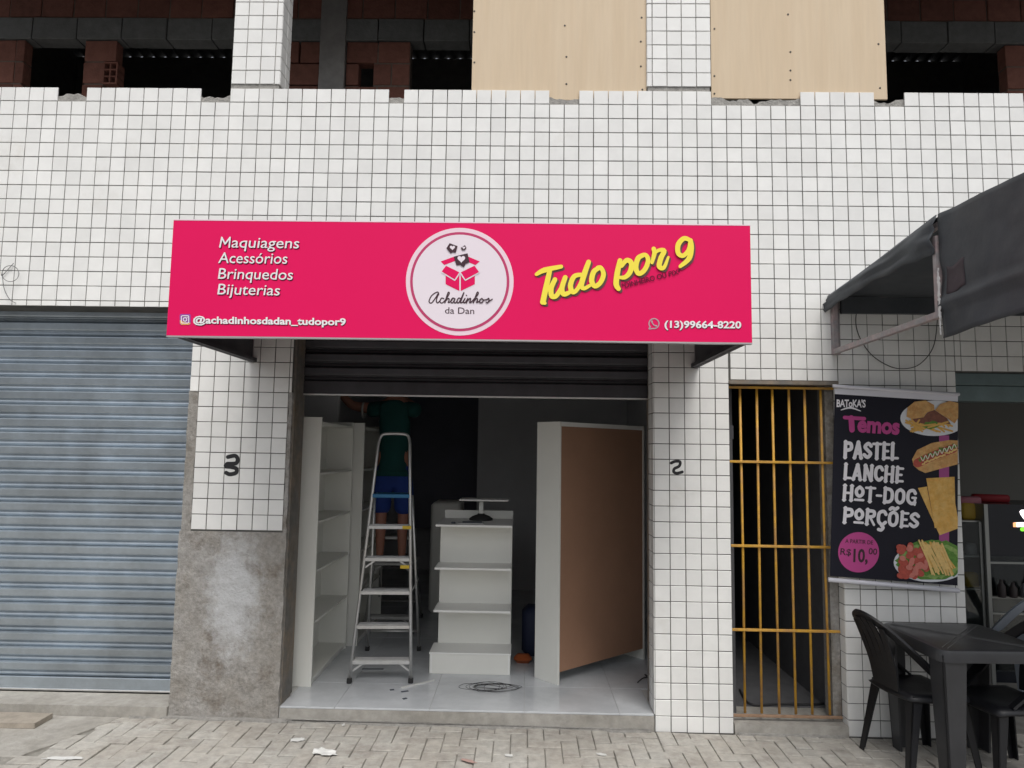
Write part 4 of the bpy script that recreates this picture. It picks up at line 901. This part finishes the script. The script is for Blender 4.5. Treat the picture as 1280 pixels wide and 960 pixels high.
for sx in (-1, 1):
    for sy in (-1, 1):
        mb = MB(); a_ = Vector((sx*.295, sy*.295, .69)); b_ = Vector((sx*.27, sy*.27, 0))
        for k in range(2):
            vs = []
            for c, w_ in ((a_, .13), (b_, .085)):
                d = (Vector((-sx, 0, 0)) if k == 0 else Vector((0, -sy, 0)))*w_; n_ = (Vector((0, -sy, 0)) if k == 0 else Vector((-sx, 0, 0)))*.012; vs += [c, c+d, c+d+n_, c+n_]
            mb.add(vs, [(i, (i+1) % 4, 4+(i+1) % 4, 4+i) for i in range(4)]+[(3, 2, 1, 0), (4, 5, 6, 7)])
        mb.build('leg', 'table_plastic', tb)

# ================================================================== SHOP FITTINGS
def shelf_unit(name, label, loc, rz, W=.99, D=.235, Ht=1.85, zs=(.03, .41, .76, 1.10, 1.44, 1.80), back='white_board', foot=.0):
    t = thing(name, label, 'shelf', loc, rz); th = .018
    for x in (0, W-th): bx('side_panel', 'white_board', t, x, x+th, 0, D, 0, Ht, c=.001)
    bx('back_panel', back, t, th+.001, W-th-.001, .004, .010, .085, Ht-.035)
    bx('back_lining', 'white_board', t, th+.001, W-th-.001, .0105, .013, .085 if back == 'mdf' else .004, Ht-.036)
    for z in zs: bx('shelf', 'white_board', t, th+.0005, W-th-.0005, .0135, D-.004, z, z+.016, c=.001)
    bx('top_rail', 'white_edge', t, th+.0005, W-th-.0005, .0, .0135, Ht-.034, Ht-.002)
    if back != 'mdf': bx('plinth', 'white_board', t, th+.0005, W-th-.0005, D-.03, D-.014, .0, .029)
    return t
shelf_unit('shelf_unit', 'tall white shelf unit standing just inside the left jamb of the shop', (1.983, 1.33, FZ), R(-90), W=.955)
shelf_unit('shelf_unit', 'tall white shelf unit farther back behind the step ladder', (2.06, 2.36, FZ), R(-90), W=.97)
rzc = math.atan2(1.188-.511, 4.641-3.915)
shelf_unit('shelf_unit', 'tall white cabinet turned to show its brown fibreboard back', (3.915, .511, FZ), rzc, back='mdf', zs=(.09, .43, .77, 1.10, 1.44, 1.80))
# gondola display
gd = thing('display_stand', 'low white display stand with three shelves in the middle of the shop', 'display stand', (2.985, .712, FZ))
bx('base', 'white_board', gd, 0, .592, .004, .27, 0, .140, c=.002); bx('base_top', 'white_edge', gd, -.004, .597, 0, .27, .1405, .152, c=.002)
for x in (.006, .575): bx('base_stile', 'white_edge', gd, x, x+.012, .001, .0039, .006, .138)
bx('back_panel', 'white_board', gd, .03, .590, .262, .280, .1525, 1.060); bx('back_panel', 'white_board', gd, .03, .590, .2805, .54, .02, 1.0595)
for z in (.452, .760): mb = MB(); mb.bbox(.020, .588, .005, .2615, z-.014, z+.002, c=.001); mb.build('shelf', 'white_edge', gd)
bx('top', 'white_edge', gd, .020, .592, .005, .54, 1.0605, 1.076, c=.001); bx('upstand', 'white_board', gd, .03, .590, .55, .565, .4, 1.14)
topz = FZ+1.0765
st = thing('tray_stand', 'white board on a short post with a black round base on the display stand', 'stand', (3.32, 1.12, topz))
MB().lathe([(.095, 0), (.095, .012), (.07, .03), (.03, .045), (.028, .05)], (0, 0, 0), 20).build('base', 'rubber', st, True); bx('post', 'white_board', st, -.018, .018, -.01, .01, .05, .155, c=.003); bx('board', 'white_edge', st, -.17, .22, -.11, .11, .1555, .168, c=.003)
def sheet_thing(name, material, label, loc, rz, w_, h_, th=.004, cat='paper'):
    mb = MB(); mb.bbox(-w_/2, w_/2, -h_/2, h_/2, 0, th, c=th*.3); o = mb.build(name, material); o.location = loc; o.rotation_euler = (0, 0, rz); return tag(o, label, cat)
sheet_thing('paper_pad', 'paper', 'white paper pad lying on top of the display stand', (3.26, .83, topz+.0005), .05, .20, .13, .006)
sheet_thing('clipboard', 'paper_dark', 'dark flat folder lying on the white paper pad', (3.27, .84, topz+.0075), .12, .15, .05, .006, 'folder'); sheet_thing('tool', 'paper_dark', 'small black tool beside the paper pad on the display stand', (3.13, .80, topz+.0005), .1, .035, .02, .012)
# back of the shop
def rbox(name, label, cat, material, x0, x1, y0, y1, z0, z1, c=.04):
    mb = MB(); mb.bbox(x0, x1, y0, y1, z0, z1, c=c); o = mb.build(name, material); autosmooth(o, 60); return tag(o, label, cat)
rbox('white_cabinet', 'white rounded cabinet in the dark back of the shop', 'cabinet', 'white_board', 2.72, 3.02, 2.6, 3.1, FZ, 1.20, .03)
rbox('speaker_box', 'small dark box behind the display stand', 'box', 'rubber', 3.0, 3.26, 2.0, 2.2, 1.045, 1.155, .01); rbox('side_counter', 'pale counter carrying the dark box behind the display stand', 'counter', 'white_board', 2.96, 3.40, 1.95, 2.5, FZ, 1.044, .01)
rbox('navy_bag', 'dark blue bag on the floor beside the turned cabinet', 'bag', 'navy_bag', 3.66, 3.84, 1.15, 1.4, FZ, .48, .05)
rbox('orange_bag', 'orange red crumpled bag on the shop floor by the display stand', 'bag', 'orange_stuff', 3.60, 3.74, .98, 1.10, FZ, .16, .03)
bs_ = MB(); rw = random.Random(2); c0 = onZ(606, 859, FZ+.004)
pts = [(c0.x+.05+(.07+.12*rw.random())*math.cos(k*1.35)*(1 if k < 50 else 1.4)-.06*math.sin(k*.13), c0.y+(.02+.10*rw.random())*math.sin(k*1.35), FZ+.003+.010*rw.random()) for k in range(38)]
tag(MB().tube(smooth_path(pts, 5), .0014, 5).build('wire_tangle', 'wire', None, True), 'tangle of thin dark wire on the shop floor before the display stand', 'wire')
a_, b_ = onZ(501, 860, FZ+.004), onZ(543, 850.5, FZ+.004); MBs = MB().bar((a_.x, a_.y, FZ+.005), (b_.x, b_.y, FZ+.005), .014, .008); tag(MBs.build('plastic_strip', 'paper'), 'white plastic strip lying at the foot of the step ladder', 'strip')
for px, py, w_, lab in ((490, 862, .03, 'small dark scrap on the shop floor left of the white strip'), (506, 864, .05, 'dark flat scrap below the white strip'), (506, 873, .03, 'dark scrap nearest the shop threshold'), (466, 836, .16, 'dark strip of offcut under the step ladder')):
    p = onZ(px, py, FZ+.003); sheet_thing('scrap', 'paper_dark', lab, (p.x, p.y, FZ+.001), rg.uniform(0, .8), w_, .02, .003, 'scrap')
p = [onZ(x, y, FZ+.01) for x, y in ((797, 853), (803, 848), (810, 846), (806, 843), (812, 850))]; wire('wire_end', 'short bent black wire on the floor by the right pillar', p, .004)

# ================================================================== STEP LADDERS
def ladder(label, loc, rz, nst, metal, plat, s_lean=.25, top_extra=.46, hb=.213, ht_=.118, rear_y=.80):
    t = thing('step_ladder', label, 'ladder', loc, rz)
    zs = [.148+.2285*k for k in range(nst)]; zp = zs[-1]; zt = zp+top_extra
    hwid = lambda z: hb+(ht_-hb)*z/zt
    loop = [(-hwid(0), 0, .02), (-hwid(zt-.08), s_lean*(zt-.08), zt-.08), (-hwid(zt)*.93, s_lean*(zt-.02), zt-.025), (-hwid(zt)*.6, s_lean*zt, zt), (hwid(zt)*.6, s_lean*zt, zt), (hwid(zt)*.93, s_lean*(zt-.02), zt-.025), (hwid(zt-.08), s_lean*(zt-.08), zt-.08), (hwid(0), 0, .02)]
    pts = [Vector(loop[0])]+smooth_path(loop[1:7], 4)+[Vector(loop[7])]
    MB().tube(pts, .0125, 8).build('front_frame', metal, t, True)
    for s_ in (-1, 1):
        MB().tube([(s_*(hb-.005), rear_y, .02), (s_*hwid(zp)*1.02, s_lean*zp+.16, zp-.02)], .011, 8).build('rear_leg', metal, t, True)
        for y, h_ in ((0, hb), (rear_y, hb-.005)): MB().bbox(s_*h_-.017, s_*h_+.017, y-.017, y+.017, 0, .035, c=.004).build('rubber_foot', 'rubber', t)
        for z in (zs[0], zs[min(3, nst-2)]):
            MB().bar((s_*(hwid(z)-.005), s_lean*z-.006, z-.075), (s_*(hwid(z)-.085), s_lean*z-.006, z-.018), .012, .004, (0, 1, 0)).build('brace', metal, t)
        MB().bar((s_*(hwid(zs[1])-.0), s_lean*zs[2]+.02, zs[2]), (s_*(hb-.01), rear_y-.16, zs[2]), .004, .012).build('spreader', metal, t)
    MB().tube([(-hb+.01, rear_y-.02, .16), (hb-.01, rear_y-.02, .16)], .008, 6).build('rear_rung', metal, t, True)
    for k, z in enumerate(zs):
        h_ = hwid(z)-.004; y = s_lean*z; last = k == nst-1
        mb = MB(); mb.bbox(-h_, h_, y-.022, y+(.20 if last else .075), z-.028, z, c=.003); st_ = mb.build('platform' if last else 'step', plat if last else metal, t)
        if not last:
            for q in range(4): MB().box(-h_+.01, h_-.01, y-.012+q*.021, y-.004+q*.021, z+.0003, z+.003).build('tread_rib', metal, st_)
    return t, zs
lad, zs = ladder('aluminium step ladder with a blue top platform in the shop entrance', (2.672, .484, FZ), .07, 6, 'alu', 'blue_plastic')
def on_step(k): return zs[k]
for s_, z0 in ((1, zs[4]), (1, zs[3]-.05)): MB().bbox(.10, .165, .25*z0-.025, .25*z0-.0225, z0-.026, z0-.002, c=.0005).build('yellow_tape', 'yellow_tape', lad)
lad2, zs2 = ladder('worn step ladder carrying the person at the back', (2.47, 1.80, FZ), .0, 4, 'alu_old', 'alu_old', s_lean=.2, top_extra=.30, rear_y=.62)

# ================================================================== PERSON ON THE LADDER
def skin(name, chains, material, parent, sub=2, root=None):
    vs, es, rs, idx = [], [], [], {}
    for ch in chains:
        prev = None
        for key, co, r_ in ch:
            if key in idx and key is not None: i = idx[key]
            else:
                i = len(vs); vs.append(co); rs.append(r_)
                if key is not None: idx[key] = i
            if prev is not None: es.append((prev, i))
            prev = i
    me = bpy.data.meshes.new(name); me.from_pydata(vs, es, []); me.update(); o = bpy.data.objects.new(name, me); col.objects.link(o); o.parent = parent
    md = o.modifiers.new('skin', 'SKIN'); md.use_smooth_shade = True
    lay = me.skin_vertices[0] if me.skin_vertices else None
    if lay is None:
        bm = bmesh.new(); bm.from_mesh(me); bm.verts.layers.skin.verify(); bm.to_mesh(me); bm.free(); lay = me.skin_vertices[0]
    for i, r_ in enumerate(rs):
        lay.data[i].radius = r_ if isinstance(r_, tuple) else (r_, r_); lay.data[i].use_root = (i == idx.get(root, 0))
    sb = o.modifiers.new('sub', 'SUBSURF'); sb.levels = sub; sb.render_levels = sub
    me.materials.append(MATS[material]); return o
# stands on the third step of the rear ladder, facing the left wall and reaching up to it
FZ3 = FZ+zs2[2]
per = thing('person', 'person in a dark green polo and blue shorts reaching left on a ladder', 'person', (2.455, 1.92, FZ3))
def hand(key, w_, d, up, r_=.011):
    "palm and five fingers from wrist w_, along d, back of hand towards up"
    w_ = Vector(w_); d = Vector(d).normalized(); up = Vector(up).normalized(); sd_ = d.cross(up).normalized(); up = sd_.cross(d); ch = [[(key, tuple(w_), .026), (key+'p', tuple(w_+d*.05), (.034, .018)), (key+'q', tuple(w_+d*.09), (.036, .016))]]
    for k, (o_, l) in enumerate(((-.030, .060), (-.010, .075), (.010, .072), (.029, .056))):
        b = w_+d*.095+sd_*o_; ch.append([(key+'q', tuple(w_+d*.09), .016), (None, tuple(b), .011), (None, tuple(b+d*l*.5-up*.006), .0095), (None, tuple(b+d*l-up*.022), .008)])
    b = w_+d*.035-sd_*.036; ch.append([(key+'p', tuple(w_+d*.05), .018), (None, tuple(b), .012), (None, tuple(b+d*.04-sd_*.02), .0095)]); return ch
bodychains = [[('pel', (0, 0, .92), (.13, .10)), ('sp', (0, 0, 1.08), (.125, .09)), ('ch', (0, .0, 1.30), (.15, .10)), ('nk0', (0, -.005, 1.45), .07), ('nk', (-.01, .01, 1.52), .055), ('hd0', (-.02, .02, 1.59), (.066, .075)), ('hd', (-.025, .03, 1.66), (.078, .095)), ('hd1', (-.025, .025, 1.74), .06)],
              [('hd0', (0, 0, 0), 0), ('nose', (-.105, .075, 1.63), .018)], [('hd', 0, 0), ('earl', (-.01, -.055, 1.64), .016)],
              [('nk0', 0, 0), ('sl', (-.20, .0, 1.40), .058), ('el', (-.40, -.03, 1.42), .045), ('wl', (-.545, -.06, 1.575), .028)],
              [('nk0', 0, 0), ('sr', (.19, .02, 1.40), .058), ('er', (.13, .26, 1.44), .045), ('wr', (-.06, .36, 1.58), .028)]]
bodychains += hand('wl', (-.545, -.06, 1.575), (-.45, -.05, .9), (.8, 0, .4)) + hand('wr', (-.06, .36, 1.58), (-.8, .2, .6), (.3, .6, .5))
for s_, q in ((-1, 'l'), (1, 'r')):
    bodychains.append([('pel', 0, 0), ('hp'+q, (s_*.09, 0, .86), .085), ('kn'+q, (s_*.10, .02+.02*s_, .47), .056), ('cf'+q, (s_*.10, -.01, .32), .054), ('an'+q, (s_*.10, -.005, .075), .036), ('ft'+q, (s_*.11-.01, .06, .035), (.040, .030)), ('to'+q, (s_*.12-.02, .15, .028), (.040, .022))])
skin('body', bodychains, 'skin', per, 2, 'pel')
skin('polo_shirt', [[('a0', (0, 0, .83), (.150, .125)), ('a', (0, 0, .92), (.150, .125)), ('b', (0, 0, 1.08), (.145, .11)), ('c', (0, 0, 1.30), (.168, .12)), ('d', (0, -.005, 1.425), (.10, .075)), ('e', (-.004, 0, 1.465), (.070, .066))], [('d', 0, 0), ('l', (-.20, 0, 1.39), .078), ('l2', (-.275, -.012, 1.385), .076)], [('d', 0, 0), ('r', (.19, .02, 1.39), .078), ('r2', (.175, .10, 1.40), .074)]], 'polo', per, 2, 'a')
MB().tube([(-.292, -.015+.068*math.cos(q), 1.385+.068*math.sin(q)) for q in [k*.4488 for k in range(14)]], .010, 6, closed=True).build('sleeve_trim', 'polo_trim', per, True)
MB().tube([(-.006+.062*math.cos(q), .004+.062*math.sin(q), 1.472+.012*math.sin(q)) for q in [k*.4488 for k in range(14)]], .013, 6, closed=True).build('collar', 'polo_trim', per, True)
skin('shorts', [[('w', (0, 0, 1.0), (.132, .105)), ('p', (0, 0, .85), (.140, .115))]]+[[('p', 0, 0), (q, (s_*.095, 0, .72), .105), (q+'m', (s_*.105, .01, .55), .1), (q+'k', (s_*.105, .01, .42), .1)] for s_, q in ((-1, 'l'), (1, 'r'))], 'shorts', per, 2, 'p')
skin('hair', [[('a', (-.02, .01, 1.70), (.082, .09)), ('b', (-.015, .0, 1.765), (.066, .07))]], 'hair', per, 2, 'a')
for s_ in (-1, 1): skin('shoe', [[('a', (s_*.10, -.03, .045), .040), ('b', (s_*.11-.01, .06, .040), (.046, .036)), ('c', (s_*.12-.02, .16, .034), (.046, .030))]], 'shoe', per, 2, 'a')
for q, (x, y) in enumerate(((-.095, .02), (-.07, .095))): MB().lathe([(.0, -.010), (.010, -.004), (.010, .004), (0, .010)], (x, y, 1.665), 10).build('eye', 'sign_white', per, True)

# ================================================================== ON THE PAVEMENT
pl = thing('wood_plank', 'short worn wooden plank lying on the pavement below the left shutter', 'plank', (0, 0, 0))
a_, b_ = onZ(62, 899, .035), onZ(-60, 897, .035); d = Vector((a_.x-b_.x, a_.y-b_.y, 0)).normalized(); q = Vector((-d.y, d.x, 0)); mb = MB(); c = Vector((a_.x, a_.y, 0))-d*.42-q*.055
vs = []
for k in range(9):
    p = c+d*(.42*(k/4-1))
    wj = .085+.008*noise.noise(Vector((k*1.3, 0, 0)))
    for s_, z in ((-1, 0), (1, 0), (1, .03), (-1, .03)): vs.append(p+q*(s_*wj)+Vector((0, 0, gz(p.x)+.008+z)))
mb.add(vs, [(4*i+k, 4*i+(k+1) % 4, 4*i+4+(k+1) % 4, 4*i+4+k) for i in range(8) for k in range(4)]+[(3, 2, 1, 0), (32, 33, 34, 35)]); mb.build('board', 'plank', pl)
def scrap(px, py, w_, h_, material, label, name='litter', cat='litter', crumple=.022, seed=0):
    p = onZ(px, py, 0.01); n = 8; mb = MB(); vs = []; rz = rg.uniform(-.5, .5)
    for j in range(n+1):
        for i in range(n+1):
            u, v = -1+2*i/n, -1+2*j/n; rr_ = math.hypot(u, v); k = (1+.45*noise.noise(Vector((u*2.2+seed, v*2.2, 0))))/max(1, rr_)
            x, y = u*k*w_/2, v*k*h_/2; vs.append((x*math.cos(rz)-y*math.sin(rz), x*math.sin(rz)+y*math.cos(rz), .004+crumple*abs(noise.noise(Vector((u*3, v*3, seed))))))
    mb.add(vs, [(j*(n+1)+i, j*(n+1)+i+1, (j+1)*(n+1)+i+1, (j+1)*(n+1)+i) for j in range(n) for i in range(n)]); o = mb.build(name, material, None, False); o.location = (p.x, p.y, gz(p.x)+.004); md = o.modifiers.new('t', 'SOLIDIFY'); md.thickness = .0012; return tag(o, label, cat)
scrap(406, 943, .14, .075, 'paper', 'crumpled white plastic bag scrap on the pavement before the shop', seed=1)
scrap(372, 927, .09, .05, 'paper', 'flat pale scrap on the pavement left of the crumpled scrap', seed=2, crumple=.004)
scrap(429, 909, .018, .014, 'paper', 'tiny white speck on the pavement by the shop step', seed=3)
scrap(585, 952, .10, .03, 'scrap_red', 'reddish stained scrap on the pavement below the shop step', seed=4, crumple=.002)
scrap(80, 952, .20, .04, 'paper', 'pale flat scrap on the cement patch at the lower left', seed=6, crumple=.003)
scrap(636, 945, .05, .03, 'paper', 'small white scrap on the pavement below the middle of the shop', seed=7, crumple=.004)
scrap(752, 943, .06, .03, 'paper', 'small white scrap on the pavement left of the numbered pillar', seed=8, crumple=.003)
